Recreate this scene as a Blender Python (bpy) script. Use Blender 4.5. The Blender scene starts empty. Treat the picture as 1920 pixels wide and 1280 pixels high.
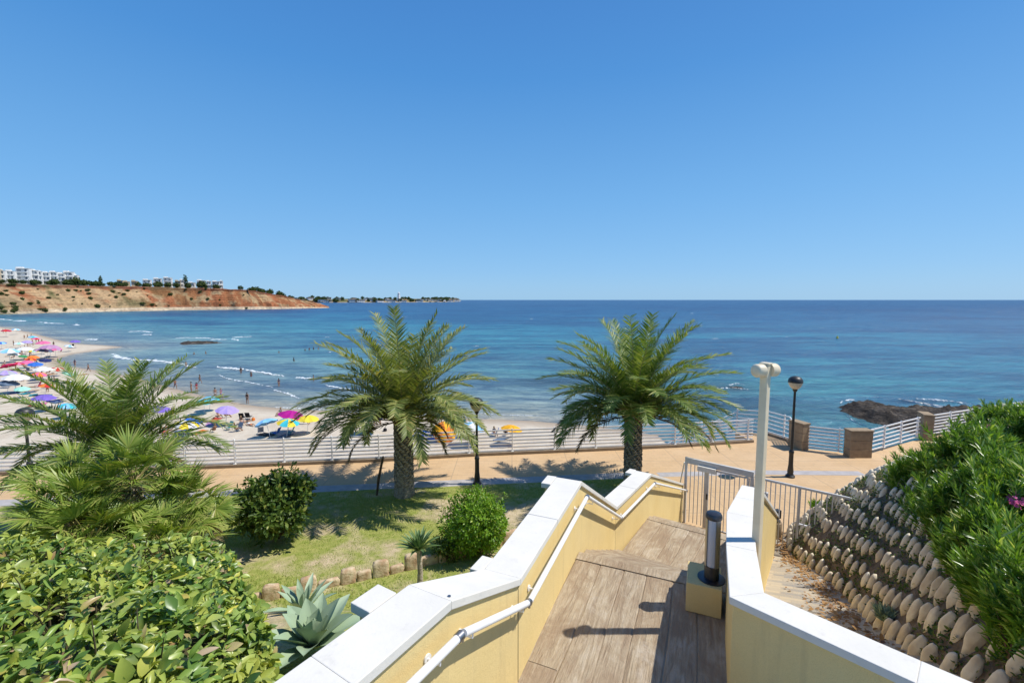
import bpy, bmesh, math, random
import numpy as np
from mathutils import Vector, Matrix
random.seed(7)
RNG = np.random.default_rng(7)
SC = bpy.context.scene
COL = SC.collection
R = math.radians
PI = math.pi

# ------------------------------------------------------------------ helpers
def tag(o, label=None, cat=None, group=None, kind=None):
    if label: o['label'] = label
    if cat: o['category'] = cat
    if group: o['group'] = group
    if kind: o['kind'] = kind
    return o

def empty(name, loc, rz=0, label=None, cat=None, group=None):
    o = bpy.data.objects.new(name, None)
    o.empty_display_size = 0.1
    COL.objects.link(o)
    o.location = loc
    o.rotation_euler = (0, 0, rz)
    return tag(o, label, cat, group)

def link(name, me, m=None, parent=None, smooth=False):
    o = bpy.data.objects.new(name, me)
    if m is not None and not me.materials: me.materials.append(m)
    COL.objects.link(o)
    if parent is not None: o.parent = parent
    if smooth: me.polygons.foreach_set('use_smooth', np.ones(len(me.polygons), bool))
    return o

def mk(name, V, Fs, m=None, parent=None, smooth=False, world=True, col=None):
    """one mesh object; V (n,3) in world space when the parent is an unrotated Empty"""
    V = np.asarray(V, float).reshape(-1, 3)
    if parent is not None and world:
        V = V - np.array(parent.location)
    me = bpy.data.meshes.new(name)
    if isinstance(Fs, np.ndarray):
        nf, k = Fs.shape
        me.vertices.add(len(V)); me.vertices.foreach_set('co', V.ravel())
        me.loops.add(nf * k); me.loops.foreach_set('vertex_index', Fs.ravel().astype(np.int32))
        me.polygons.add(nf)
        me.polygons.foreach_set('loop_start', np.arange(0, nf * k, k, dtype=np.int32))
        me.polygons.foreach_set('loop_total', np.full(nf, k, np.int32))
        me.update(calc_edges=True)
    else:
        me.from_pydata(V.tolist(), [], Fs)
    me.validate()
    if col is not None:
        a = me.color_attributes.new('Col', 'FLOAT_COLOR', 'POINT')
        c = np.ones((len(V), 4)); c[:, :3] = col
        a.data.foreach_set('color', c.ravel())
    return link(name, me, m, parent, smooth)

class B:
    """collects simple shapes into one mesh"""
    def __init__(s): s.V = []; s.F = []
    def add(s, V, F):
        k = len(s.V)
        s.V += [tuple(map(float, v)) for v in V]
        s.F += [tuple(i + k for i in f) for f in F]
        return s
    def box(s, c, d, rz=0, tilt=None):
        hx, hy, hz = d[0] / 2, d[1] / 2, d[2] / 2
        M = Matrix.Rotation(rz, 3, 'Z')
        if tilt is not None: M = M @ tilt
        P = [M @ Vector((x * hx, y * hy, z * hz)) for x in (-1, 1) for y in (-1, 1) for z in (-1, 1)]
        return s.add([(p.x + c[0], p.y + c[1], p.z + c[2]) for p in P],
                     [(0, 1, 3, 2), (4, 6, 7, 5), (0, 4, 5, 1), (2, 3, 7, 6), (0, 2, 6, 4), (1, 5, 7, 3)])
    def prism(s, poly, z0, z1):
        n = len(poly)
        za = z0 if hasattr(z0, '__len__') else [z0] * n
        zb = z1 if hasattr(z1, '__len__') else [z1] * n
        V = [(p[0], p[1], za[i]) for i, p in enumerate(poly)] + [(p[0], p[1], zb[i]) for i, p in enumerate(poly)]
        F = [tuple(range(n))[::-1], tuple(range(n, 2 * n))] + [(i, (i + 1) % n, n + (i + 1) % n, n + i) for i in range(n)]
        return s.add(V, F)
    def tube(s, pts, r, n=8, caps=True):
        pts = [Vector(p) for p in pts]
        rr = r if hasattr(r, '__len__') else [r] * len(pts)
        V = []; F = []
        prev = None
        for i, p in enumerate(pts):
            d = (pts[min(i + 1, len(pts) - 1)] - pts[max(i - 1, 0)]).normalized()
            if prev is None:
                a = d.orthogonal().normalized()
            else:
                a = (prev - d * prev.dot(d)).normalized()
            prev = a
            b = d.cross(a)
            for k in range(n):
                t = 2 * PI * k / n
                V.append(p + (a * math.cos(t) + b * math.sin(t)) * rr[i])
        for i in range(len(pts) - 1):
            for k in range(n):
                F.append((i * n + k, i * n + (k + 1) % n, (i + 1) * n + (k + 1) % n, (i + 1) * n + k))
        if caps:
            F.append(tuple(range(n))[::-1]); F.append(tuple((len(pts) - 1) * n + k for k in range(n)))
        return s.add(V, F)
    def lathe(s, prof, c=(0, 0, 0), n=20, close=True):
        V = []; F = []
        for r, z in prof:
            for k in range(n):
                t = 2 * PI * k / n
                V.append((c[0] + r * math.cos(t), c[1] + r * math.sin(t), c[2] + z))
        for i in range(len(prof) - 1):
            for k in range(n):
                F.append((i * n + k, i * n + (k + 1) % n, (i + 1) * n + (k + 1) % n, (i + 1) * n + k))
        if close:
            F.append(tuple(range(n))[::-1]); F.append(tuple((len(prof) - 1) * n + k for k in range(n)))
        return s.add(V, F)
    def out(s, name, m, parent=None, smooth=False, bevel=0, world=True):
        o = mk(name, s.V, s.F, m, parent, smooth, world)
        bm = bmesh.new(); bm.from_mesh(o.data)
        bmesh.ops.recalc_face_normals(bm, faces=bm.faces); bm.to_mesh(o.data); bm.free()
        if bevel:
            b = o.modifiers.new('edge', 'BEVEL'); b.width = bevel; b.segments = 2; b.limit_method = 'ANGLE'; b.angle_limit = R(35)
        if smooth:
            for e in o.data.edges: pass
            o.data.set_sharp_from_angle(angle=R(40))
        return o

def offset(poly, d):
    """offset an open plan polyline to its left by d"""
    P = [Vector((p[0], p[1])) for p in poly]
    out = []
    for i, p in enumerate(P):
        ns = []
        if i > 0: t = (p - P[i - 1]).normalized(); ns.append(Vector((-t.y, t.x)))
        if i < len(P) - 1: t = (P[i + 1] - p).normalized(); ns.append(Vector((-t.y, t.x)))
        n = sum(ns, Vector((0, 0))).normalized()
        out.append(p + n * (d / max(0.5, n.dot(ns[0]))))
    return out

def ribbon(b, A, Bp, ztop, zbot):
    """solid strip between plan lines A and Bp with heights per vertex"""
    n = len(A)
    V = []
    for i in range(n):
        V += [(A[i][0], A[i][1], ztop[i]), (Bp[i][0], Bp[i][1], ztop[i]), (Bp[i][0], Bp[i][1], zbot[i]), (A[i][0], A[i][1], zbot[i])]
    F = [(0, 1, 2, 3), tuple(4 * (n - 1) + k for k in (3, 2, 1, 0))]
    for i in range(n - 1):
        for k in range(4):
            F.append((4 * i + k, 4 * (i + 1) + k, 4 * (i + 1) + (k + 1) % 4, 4 * i + (k + 1) % 4))
    b.add(V, F)

def interp(P, n):
    """resample a polyline (k,d) to n points by arc length"""
    P = np.asarray(P, float)
    L = np.r_[0, np.cumsum(np.linalg.norm(np.diff(P, axis=0), axis=1))]
    t = np.linspace(0, L[-1], n)
    return np.stack([np.interp(t, L, P[:, k]) for k in range(P.shape[1])], 1)

# value noise in numpy for terrain
_T = RNG.random((64, 64, 8))
def vnoise(x, y, o=0):
    xi = np.floor(x).astype(int); yi = np.floor(y).astype(int)
    fx = x - xi; fy = y - yi
    fx = fx * fx * (3 - 2 * fx); fy = fy * fy * (3 - 2 * fy)
    T = _T[:, :, o % 8]
    a = T[xi % 64, yi % 64]; b = T[(xi + 1) % 64, yi % 64]; c = T[xi % 64, (yi + 1) % 64]; d = T[(xi + 1) % 64, (yi + 1) % 64]
    return (a * (1 - fx) + b * fx) * (1 - fy) + (c * (1 - fx) + d * fx) * fy
def fbm(x, y, oct=4, o=0):
    s = 0; a = .5
    for k in range(oct):
        s = s + a * vnoise(x * 2 ** k + 17 * k, y * 2 ** k + 31 * k, o + k); a *= .5
    return s

def grid_faces(nr, nc):
    i = np.arange(nr * nc).reshape(nr, nc)
    return np.stack([i[:-1, :-1], i[:-1, 1:], i[1:, 1:], i[1:, :-1]], -1).reshape(-1, 4)

def seg_dist(X, Y, P):
    """distance to a polyline"""
    d = np.full(X.shape, 1e9)
    for (ax, ay), (bx, by) in zip(P[:-1], P[1:]):
        L2 = (bx - ax) ** 2 + (by - ay) ** 2
        t = np.clip(((X - ax) * (bx - ax) + (Y - ay) * (by - ay)) / L2, 0, 1)
        d = np.minimum(d, np.hypot(X - ax - t * (bx - ax), Y - ay - t * (by - ay)))
    return d
def inside(X, Y, P):
    c = np.zeros(X.shape, bool)
    for (ax, ay), (bx, by) in zip(P, P[1:] + P[:1]):
        if ay == by: continue
        c ^= ((ay > Y) != (by > Y)) & (X < (bx - ax) * (Y - ay) / (by - ay) + ax)
    return c

# ---- leaves: a template copied to many places inside ONE mesh
def frames(D, Nn):
    """rotation matrices with columns (side, along, normal)"""
    D = D / np.linalg.norm(D, axis=1, keepdims=True)
    S = np.cross(D, Nn); L = np.linalg.norm(S, axis=1, keepdims=True)
    S = np.where(L < 1e-4, [[1, 0, 0]], S / np.maximum(L, 1e-6))
    N2 = np.cross(S, D)
    return np.stack([S, D, N2], 2)
def scatter(T, F, P, Rm, s):
    s = np.asarray(s, float)
    if s.ndim == 1: s = s[:, None].repeat(3, 1)
    V = np.einsum('nij,nkj->nki', Rm, T[None] * s[:, None, :]) + P[:, None, :]
    n, k, _ = V.shape
    FF = (F[None] + (np.arange(n) * k)[:, None, None]).reshape(-1, F.shape[1])
    return V.reshape(-1, 3), FF
def tmpl(rows, curl=0.0, fold=0.25):
    """rows (t, halfwidth); quads either side of a folded midrib"""
    V = []
    for t, w in rows:
        z = -curl * t * t
        V += [(-w, t, z + fold * w), (0, t, z), (w, t, z + fold * w)]
    F = []
    for i in range(len(rows) - 1):
        a = 3 * i
        F += [(a, a + 1, a + 4, a + 3), (a + 1, a + 2, a + 5, a + 4)]
    return np.array(V, float), np.array(F)
LEAF_BROAD = tmpl([(0, .02), (.18, .17), (.42, .27), (.7, .2), (.9, .08), (1, .005)], .18, .35)
LEAF_CURL = tmpl([(0, .02), (.2, .13), (.45, .2), (.72, .17), (.9, .09), (1, .01)], .42, .85)
LEAF_OVAL = tmpl([(0, .03), (.35, .26), (.75, .2), (1, .01)], .1, .3)
LEAF_LANCE = tmpl([(0, .02), (.3, .075), (.7, .06), (1, .004)], .12, .4)
LEAFLET = (np.array([(-.5, 0, 0), (.5, 0, 0), (.55, .5, .0), (-.55, .5, .0), (0, 1, -.05)], float), None)
def rand_unit(n):
    v = RNG.normal(size=(n, 3)); return v / np.linalg.norm(v, axis=1, keepdims=True)

# ------------------------------------------------------------------ materials
class Mat:
    def __init__(s, name):
        s.m = bpy.data.materials.new(name); s.m.use_nodes = True
        s.t = s.m.node_tree; s.b = s.t.nodes['Principled BSDF']; s.o = s.t.nodes['Material Output']
    def n(s, ty, **kw):
        nd = s.t.nodes.new(ty)
        for k, v in kw.items():
            if k.startswith('_'): setattr(nd, k[1:], v)
            else:
                key = int(k[1:]) if k[0] == 'i' and k[1:].isdigit() else k.replace('__', ' ')
                s.set(nd.inputs[key], v)
        return nd
    def set(s, inp, v):
        if isinstance(v, bpy.types.NodeSocket): s.t.links.new(v, inp)
        elif isinstance(v, (tuple, list)) and len(v) == 3 and inp.type == 'RGBA': inp.default_value = (*v, 1)
        else: inp.default_value = v
    def coord(s, scale=(1, 1, 1), rot=(0, 0, 0)):
        tc = s.n('ShaderNodeTexCoord')
        mp = s.n('ShaderNodeMapping', Scale=scale, Rotation=rot); s.t.links.new(tc.outputs['Object'], mp.inputs['Vector'])
        return mp.outputs[0]
    def noise(s, vec, scale, detail=5, rough=.55, dist=0):
        return s.n('ShaderNodeTexNoise', Vector=vec, Scale=scale, Detail=detail, Roughness=rough, Distortion=dist).outputs['Fac']
    def ramp(s, fac, stops):
        r = s.n('ShaderNodeValToRGB', Fac=fac); e = r.color_ramp.elements
        while len(e) < len(stops): e.new(.5)
        for el, (p, c) in zip(e, stops): el.position = p; el.color = (*c, 1) if len(c) == 3 else c
        return r.outputs['Color']
    def mix(s, f, a, b, mode='MIX'):
        x = s.n('ShaderNodeMix', _data_type='RGBA', _blend_type=mode)
        s.set(x.inputs[0], f); s.set(x.inputs[6], a); s.set(x.inputs[7], b)
        return x.outputs[2]
    def math(s, op, a, b=0.0):
        x = s.n('ShaderNodeMath', _operation=op); s.set(x.inputs[0], a); s.set(x.inputs[1], b); return x.outputs[0]
    def bump(s, h, strength=.5, dist=.02, normal=None):
        x = s.n('ShaderNodeBump', Height=h, Strength=strength, Distance=dist)
        if normal is not None: s.set(x.inputs['Normal'], normal)
        return x.outputs[0]
    def fin(s, color, rough=.8, spec=.3, normal=None, metal=0.0):
        s.set(s.b.inputs['Base Color'], color); s.set(s.b.inputs['Roughness'], rough)
        s.b.inputs['Specular IOR Level'].default_value = spec; s.b.inputs['Metallic'].default_value = metal
        if normal is not None: s.set(s.b.inputs['Normal'], normal)
        return s.m

def simple(name, c1, c2=None, scale=4, rough=.7, spec=.3, bump=0, bscale=40, bdist=.01, metal=0, stretch=(1, 1, 1), lo=.35, hi=.65):
    m = Mat(name)
    v = m.coord(stretch)
    c = m.ramp(m.noise(v, scale, 6), [(lo, c1), (hi, c2)]) if c2 else c1
    nm = m.bump(m.noise(v, bscale, 4), bump, bdist) if bump else None
    return m.fin(c, rough, spec, nm, metal)

def leafmat(name, stops, rough=.45, spec=.4, trans=.3, patch=None, pscale=1.2):
    """leaf colours vary from leaf to leaf (random per island) and gently over the plant"""
    m = Mat(name)
    g = m.n('ShaderNodeNewGeometry')
    c = m.ramp(g.outputs['Random Per Island'], stops)
    if patch:
        v = m.coord()
        f = m.ramp(m.noise(v, pscale, 3), [(.45, (0, 0, 0)), (.68, (1, 1, 1))])
        c = m.mix(f, c, patch)
    m.fin(c, rough, spec)
    tr = m.n('ShaderNodeBsdfTranslucent', Color=m.mix(1.0, c, (1.0, 1.0, .35), 'MULTIPLY'))
    mx = m.n('ShaderNodeMixShader', Fac=trans)
    m.t.links.new(m.b.outputs[0], mx.inputs[1]); m.t.links.new(tr.outputs[0], mx.inputs[2]); m.t.links.new(mx.outputs[0], m.o.inputs[0])
    return m.m

def _cap():
    m = Mat('white_coping'); v = m.coord()
    c = m.ramp(m.noise(v, 2.2, 8, .65), [(.35, (.74, .705, .63)), (.7, (.66, .63, .56))])
    c = m.mix(m.ramp(m.noise(v, 9, 8, .75), [(.56, (0, 0, 0)), (.72, (.45, .45, .45))]), c, (.52, .49, .43))
    c = m.mix(m.ramp(m.noise(v, 120, 3, .7), [(.64, (0, 0, 0)), (.72, (.6, .6, .6))]), c, (.40, .37, .32))
    return m.fin(c, .75, .2, m.bump(m.noise(v, 45, 5), .35, .004))
WHITE_CAP = _cap()
def _stucco():
    m = Mat('yellow_render'); v = m.coord()
    c = m.ramp(m.noise(v, 1.3, 6), [(.3, (.82, .64, .30)), (.7, (.77, .58, .25))])
    vs = m.coord((9, 9, .7))
    st = m.ramp(m.noise(vs, 1.2, 5), [(.56, (0, 0, 0)), (.8, (1, 1, 1))])
    c = m.mix(m.math('MULTIPLY', st, .38), c, (.50, .38, .20))
    bl = m.ramp(m.noise(v, .9, 8, .7), [(.50, (0, 0, 0)), (.72, (.4, .4, .4))]); c = m.mix(bl, c, (.62, .47, .24))
    gr = m.noise(v, 150, 3, .7); c = m.mix(m.ramp(gr, [(.36, (.3, .3, .3)), (.5, (0, 0, 0))]), c, (.52, .39, .18))
    return m.fin(c, .92, .15, m.bump(m.math('ADD', gr, m.noise(v, 22, 5)), .6, .006))
STUCCO = _stucco()
WHITE_METAL = simple('white_painted_metal', (.84, .83, .80), (.76, .75, .72), 6, .4, .4)
GREY_METAL = simple('light_grey_painted_metal', (.60, .59, .56), (.52, .51, .49), 5, .45, .4)
CREAM_METAL = simple('cream_painted_steel', (.80, .68, .48), (.70, .58, .40), 5, .45, .35)
BLACK_IRON = simple('black_cast_iron', (.018, .02, .02), (.035, .035, .033), 20, .45, .5)
STEEL = simple('brushed_steel', (.40, .40, .40), (.26, .26, .27), 8, .38, .5, metal=1.0, stretch=(30, 30, 1))
DARK_STEEL = simple('dark_steel', (.10, .10, .11), (.06, .06, .065), 8, .35, .5, metal=.8)
DARK_PLASTIC = simple('dark_plastic', (.03, .035, .05), None, rough=.4)
def _wood():
    m = Mat('stamped_timber_concrete')
    oi = m.n('ShaderNodeObjectInfo'); tc = m.n('ShaderNodeTexCoord')
    ofs = m.n('ShaderNodeVectorMath', _operation='SCALE'); m.t.links.new(oi.outputs['Random'], ofs.inputs['Scale']); ofs.inputs[0].default_value = (3, 17, 5)
    ad = m.n('ShaderNodeVectorMath', _operation='ADD'); m.t.links.new(tc.outputs['Object'], ad.inputs[0]); m.t.links.new(ofs.outputs[0], ad.inputs[1])
    def crd(sc):
        mp = m.n('ShaderNodeMapping', Scale=sc); m.t.links.new(ad.outputs[0], mp.inputs['Vector']); return mp.outputs[0]
    a = m.noise(crd((.9, 7, 7)), 1.6, 9, .68, 1.6)          # grain drawn along the board
    g = m.noise(crd((1.1, 34, 30)), 1.5, 5, .7, .8)         # fine cracks
    st = m.noise(crd((1, 1.3, 1)), 1.7, 8, .7, .6)          # stains and worn paint
    sp = m.noise(crd((1, 1, 1)), 34, 4, .8)
    c = m.ramp(a, [(.26, (.20, .145, .095)), (.42, (.37, .285, .19)), (.56, (.49, .40, .275)), (.75, (.57, .50, .39))])
    c = m.mix(m.ramp(st, [(.40, (.9, .9, .9)), (.55, (0, 0, 0))]), c, (.33, .24, .155))
    c = m.mix(m.ramp(st, [(.56, (0, 0, 0)), (.70, (.75, .75, .75))]), c, (.57, .50, .40))
    c = m.mix(m.ramp(g, [(.30, (.85, .85, .85)), (.40, (0, 0, 0))]), c, (.15, .11, .075))
    c = m.mix(m.ramp(sp, [(.60, (0, 0, 0)), (.75, (.5, .5, .5))]), c, (.17, .13, .09))
    v = m.math('MULTIPLY', oi.outputs['Random'], .22)
    c = m.mix(v, c, (.30, .25, .20))
    return m.fin(c, .85, .2, m.bump(m.math('ADD', m.math('ADD', a, g), m.math('MULTIPLY', st, 1.5)), .9, .018))
WOOD = _wood()
def _paving():
    m = Mat('ochre_paving'); v = m.coord()
    br = m.n('ShaderNodeTexBrick', Vector=v, Scale=1.0, Color1=(.60, .41, .225), Color2=(.55, .37, .20), Mortar=(.42, .30, .19))
    br.inputs['Brick Width'].default_value = .4; br.inputs['Row Height'].default_value = .2; br.inputs['Mortar Size'].default_value = .006
    c = m.mix(m.ramp(m.noise(v, .7, 6), [(.4, (0, 0, 0)), (.75, (.7, .7, .7))]), br.outputs['Color'], (.62, .44, .265))
    c = m.mix(m.ramp(m.noise(v, 4, 8, .75), [(.54, (0, 0, 0)), (.72, (.55, .55, .55))]), c, (.40, .29, .19))
    b2_ = m.n('ShaderNodeTexBrick', Vector=v, Scale=1.0, Color1=(0, 0, 0), Color2=(0, 0, 0), Mortar=(1, 1, 1)); b2_.inputs['Brick Width'].default_value = 2.4; b2_.inputs['Row Height'].default_value = 1.6; b2_.inputs['Mortar Size'].default_value = .02; b2_.offset = 0
    c = m.mix(m.math('MULTIPLY', b2_.outputs['Color'], .55), c, (.36, .27, .18))
    return m.fin(c, .85, .2, m.bump(m.noise(v, 30, 3), .3, .01))
PAVING = _paving()
def _tilemat():
    m = Mat('grey_ochre_path_tiles'); v = m.coord((1, 1, 1), (0, 0, .6))
    br = m.n('ShaderNodeTexBrick', Vector=v, Scale=1.0, Color1=(.50, .43, .32), Color2=(.25, .25, .25), Mortar=(.42, .36, .28))
    br.inputs['Brick Width'].default_value = .42; br.inputs['Row Height'].default_value = .14; br.inputs['Mortar Size'].default_value = .012; br.inputs['Bias'].default_value = -.15
    c = m.mix(m.ramp(m.noise(v, 1.6, 6), [(.50, (0, 0, 0)), (.72, (.8, .8, .8))]), br.outputs['Color'], (.42, .385, .32))
    return m.fin(c, .85, .2, m.bump(m.noise(v, 20, 4), .5, .02))
TILES = _tilemat()
STRIP = simple('pale_grey_paving_strip', (.46, .43, .42), (.36, .34, .33), 3, .8, .2, .3, 40)
KERB = simple('brown_concrete_kerb', (.30, .23, .16), (.22, .17, .12), 3, .9, .2, .4, 30)
PILLAR_STONE = simple('tan_stone_cladding', (.36, .27, .17), (.27, .20, .13), 5, .9, .2, .5, 25, .02)
SANDSTONE = simple('sandstone_edging', (.66, .54, .36), (.42, .27, .16), 6, .9, .15, .7, 18, .03)
PEBBLE = simple('cream_cobble', (.88, .80, .63), (.66, .54, .38), 3.5, .8, .25, .5, 30, .01)
SOIL = simple('bank_soil', (.12, .09, .06), (.22, .17, .12), 7, .95, .1, .9, 18, .05)
BARK = simple('palm_bark', (.52, .45, .35), (.26, .215, .165), 9, .95, .1, .8, 30, .03)
TWIG = simple('brown_twig', (.14, .095, .06), (.08, .06, .04), 12, .9, .1)
def _lawn():
    m = Mat('lawn_soil_and_turf'); v = m.coord()
    n1 = m.noise(v, .55, 6, .6); n2 = m.noise(v, 5, 5)
    dd = m.n('ShaderNodeVectorMath', _operation='DISTANCE'); tcl = m.n('ShaderNodeTexCoord'); m.t.links.new(tcl.outputs['Object'], dd.inputs[0]); dd.inputs[1].default_value = (-.9, 14.3, 0)
    n1 = m.math('ADD', n1, m.math('MULTIPLY', m.math('SUBTRACT', 1.0, m.math('MINIMUM', m.math('DIVIDE', dd.outputs['Value'], 1.9), 1.0)), .35))
    c = m.ramp(n2, [(.35, (.24, .28, .06)), (.65, (.36, .36, .11))])
    c = m.mix(m.ramp(n1, [(.50, (0, 0, 0)), (.62, (1, 1, 1))]), c, m.ramp(n2, [(.3, (.40, .33, .18)), (.7, (.60, .48, .32))]))
    return m.fin(c, .95, .1, m.bump(m.noise(v, 25, 4), .8, .04))
LAWN = _lawn()
def _sand():
    m = Mat('beach_sand'); v = m.coord()
    at = m.n('ShaderNodeAttribute', _attribute_name='Col')
    c = m.mix(m.ramp(m.noise(v, .5, 7, .65), [(.4, (0, 0, 0)), (.7, (.55, .55, .55))]), at.outputs['Color'], (.40, .31, .22))
    return m.fin(c, .9, .15, m.bump(m.noise(v, 1.8, 6, .7), .8, .12))
SAND = _sand()
def _sea():
    m = Mat('sea_water')
    at = m.n('ShaderNodeAttribute', _attribute_name='Col')
    tc = m.n('ShaderNodeTexCoord')
    def crd(s): 
        mp = m.n('ShaderNodeMapping', Scale=s, Rotation=(0, 0, .12)); m.t.links.new(tc.outputs['Object'], mp.inputs['Vector']); return mp.outputs[0]
    a = m.noise(crd((.09, .30, 1)), 1.0, 7, .68, .6)
    bb = m.noise(crd((.42, 1.2, 1)), 1.0, 6, .65, .8)
    cc = m.noise(crd((.022, .085, 1)), 1.0, 6, .66, .5)
    dd = m.noise(crd((.005, .022, 1)), 1.0, 7, .7, .4)
    base = at.outputs['Color']
    col = m.mix(m.ramp(bb, [(.47, (0, 0, 0)), (.60, (.8, .8, .8))]), base, m.mix(1.0, base, (1.7, 1.55, 1.3), 'MULTIPLY'))
    col = m.mix(m.ramp(a, [(.42, (1, 1, 1)), (.52, (0, 0, 0))]), col, m.mix(1.0, col, (.52, .62, .74), 'MULTIPLY'))
    col = m.mix(m.ramp(cc, [(.44, (.9, .9, .9)), (.53, (0, 0, 0))]), col, m.mix(1.0, col, (.50, .58, .74), 'MULTIPLY'))
    col = m.mix(m.ramp(dd, [(.44, (.6, .6, .6)), (.54, (0, 0, 0))]), col, m.mix(1.0, col, (.60, .66, .80), 'MULTIPLY'))
    h = m.math('ADD', m.math('ADD', m.math('MULTIPLY', a, 1.3), m.math('MULTIPLY', bb, .5)), m.math('MULTIPLY', cc, 2.0))
    return m.fin(col, .28, .3, m.bump(h, 1.0, 1.2))
SEA = _sea()
def _foam():
    m = Mat('sea_foam'); v = m.coord()
    return m.fin((.62, .67, .69), .8, .2, m.bump(m.noise(v, 3, 5), 1, .2))
FOAM = _foam()
def _cliff():
    m = Mat('red_earth_cliff')
    at = m.n('ShaderNodeAttribute', _attribute_name='Col')
    v = m.coord((.025, .025, .5)); v2 = m.coord()
    a = m.noise(v, 1.0, 7, .65, .5); b2 = m.noise(v2, .28, 8, .75)
    c = m.mix(1.0, at.outputs['Color'], m.ramp(a, [(.3, (.72, .55, .48)), (.5, (1, 1, 1)), (.7, (1.25, 1.2, 1.1))]), 'MULTIPLY')
    c = m.mix(1.0, c, m.ramp(b2, [(.35, (.6, .6, .62)), (.6, (1.1, 1.1, 1.1))]), 'MULTIPLY')
    return m.fin(c, .95, .1, m.bump(m.math('ADD', a, b2), 1, 2.5))
CLIFF = _cliff()
def _rock():
    m = Mat('dark_shore_rock'); v = m.coord((.5, .5, 2.2)); v2 = m.coord()
    a = m.noise(v, 1.0, 8, .7); b2 = m.noise(v2, 2.5, 6, .7)
    c = m.ramp(a, [(.34, (.018, .017, .017)), (.52, (.075, .062, .05)), (.68, (.22, .18, .14)), (.8, (.34, .29, .23))])
    return m.fin(c, .9, .2, m.bump(m.math('ADD', a, b2), 1, .5))
ROCK = _rock()
# ------------------------------------------------------------------ camera, survey of the place
CAMZ = 7.0
PITCH = math.atan(78 / 850)
cam_d = bpy.data.cameras.new('camera'); cam = bpy.data.objects.new('camera', cam_d); COL.objects.link(cam)
cam_d.sensor_width = 36; cam_d.lens = 850 / 1920 * 36; cam_d.clip_start = .05; cam_d.clip_end = 120000
cam.location = (0, 0, CAMZ); cam.rotation_euler = (PI / 2 - PITCH, 0, 0)
SC.camera = cam

def site(px, py, z):
    """survey helper: the point of level z seen at that bearing; every object then stands there at its real size"""
    u = (px - 960) / 850; v = -(py - 640) / 850
    dy = math.cos(PITCH) + v * math.sin(PITCH); dz = -math.sin(PITCH) + v * math.cos(PITCH)
    t = (z - CAMZ) / dz
    return (u * t, dy * t, z)

SEA_Z = -8.5
# ------------------------------------------------------------------ beach + sea
shore_px = [(1230, 815), (1170, 806), (1100, 798), (1000, 789), (900, 785), (780, 781), (690, 776), (620, 770), (540, 767), (465, 759), (410, 748), (360, 737), (315, 725),
            (250, 707), (180, 694), (125, 686), (106, 679), (112, 671), (140, 663), (185, 657), (230, 650), (190, 647), (150, 645), (120, 640), (92, 633), (60, 624), (25, 617), (0, 613), (-140, 606), (-420, 600)]
SHORE = [site(x, y, SEA_Z)[:2] for x, y in shore_px]
SHORE += [(-640, 330), (-640, 420), (-560, 452)]
LANDPOLY = SHORE + [(-900, 470), (-900, 22), (16, 22), (16, 44)]
xs = np.concatenate([np.linspace(-900, -330, 50), np.linspace(-325, -60, 130), np.linspace(-58, 30, 110)])
ys = np.concatenate([np.linspace(21.2, 100, 120), np.linspace(101, 260, 120), np.linspace(264, 480, 40)])
X, Y = np.meshgrid(xs, ys)
d = seg_dist(X, Y, SHORE); ins = inside(X, Y, LANDPOLY)
sd = np.where(ins, d, -d)
Z = SEA_Z + np.clip(sd, -25, 6) * .045 + np.clip(sd - 6, 0, 40) * .012 + (fbm(X * .5, Y * .5) - .5) * .10 * np.clip(sd / 4, 0, 1) + (fbm(X * 1.7, Y * 1.7, 3, 2) - .5) * .07 * np.clip(sd / 6, 0, 1)
wet = np.clip(1 - sd / 3.5, 0, 1)[..., None]
base = np.array([.60, .525, .41]); wetc = np.array([.33, .26, .19])
colr = base * (1 - wet) + wetc * wet
tag(mk('beach', np.stack([X, Y, Z], -1).reshape(-1, 3), grid_faces(*X.shape), SAND, smooth=True, col=colr.reshape(-1, 3)), kind='structure')
def beach_z(x, y):
    P = np.array([[x]]), np.array([[y]])
    s = seg_dist(*P, SHORE)[0, 0] * (1 if inside(*P, LANDPOLY)[0, 0] else -1)
    return SEA_Z + min(max(s, -25), 6) * .045 + min(max(s - 6, 0), 40) * .012, s

yy = np.concatenate([np.geomspace(24, 700, 420), np.geomspace(705, 60000, 120)])
tt = np.concatenate([np.linspace(-3.2, -1.35, 40), np.linspace(-1.34, 1.4, 420), np.linspace(1.41, 3.2, 40)])
YY, TT = np.meshgrid(yy, tt, indexing='ij')
XX = TT * (YY + 10)
dS = seg_dist(XX, YY, SHORE); insS = inside(XX, YY, LANDPOLY)
off = np.where(insS, 0, dS)
stops = [0, 4, 16, 40, 80, 150, 300, 900, 4000, 60000]
cs = np.array([(.40, .37, .29), (.29, .33, .30), (.20, .305, .315), (.105, .275, .305), (.050, .23, .29), (.024, .185, .27), (.011, .105, .215), (.008, .064, .165), (.007, .050, .140), (.009, .055, .145)])
right = np.clip((XX / np.maximum(YY, 1) - .15) / .25, 0, 1) * np.clip((200 - YY) / 60, 0, 1)
offn = off * (1 + .5 * (fbm(XX * .02, YY * .035, 3, 1) - .5)) + right * 40
C = np.stack([np.interp(offn, stops, cs[:, k]) for k in range(3)], -1)
pt = fbm(XX * .013 + 5, YY * .03 + 2, 5, 3)                       # sea-grass meadows, dark under the water
g = np.clip((pt - .50) / .07, 0, 1) * np.clip((off - 35) / 40, 0, 1) * np.clip((1800 - YY) / 900, 0, 1)
C = C * (1 - g[..., None] * np.array([.45, .40, .22]))
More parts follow.
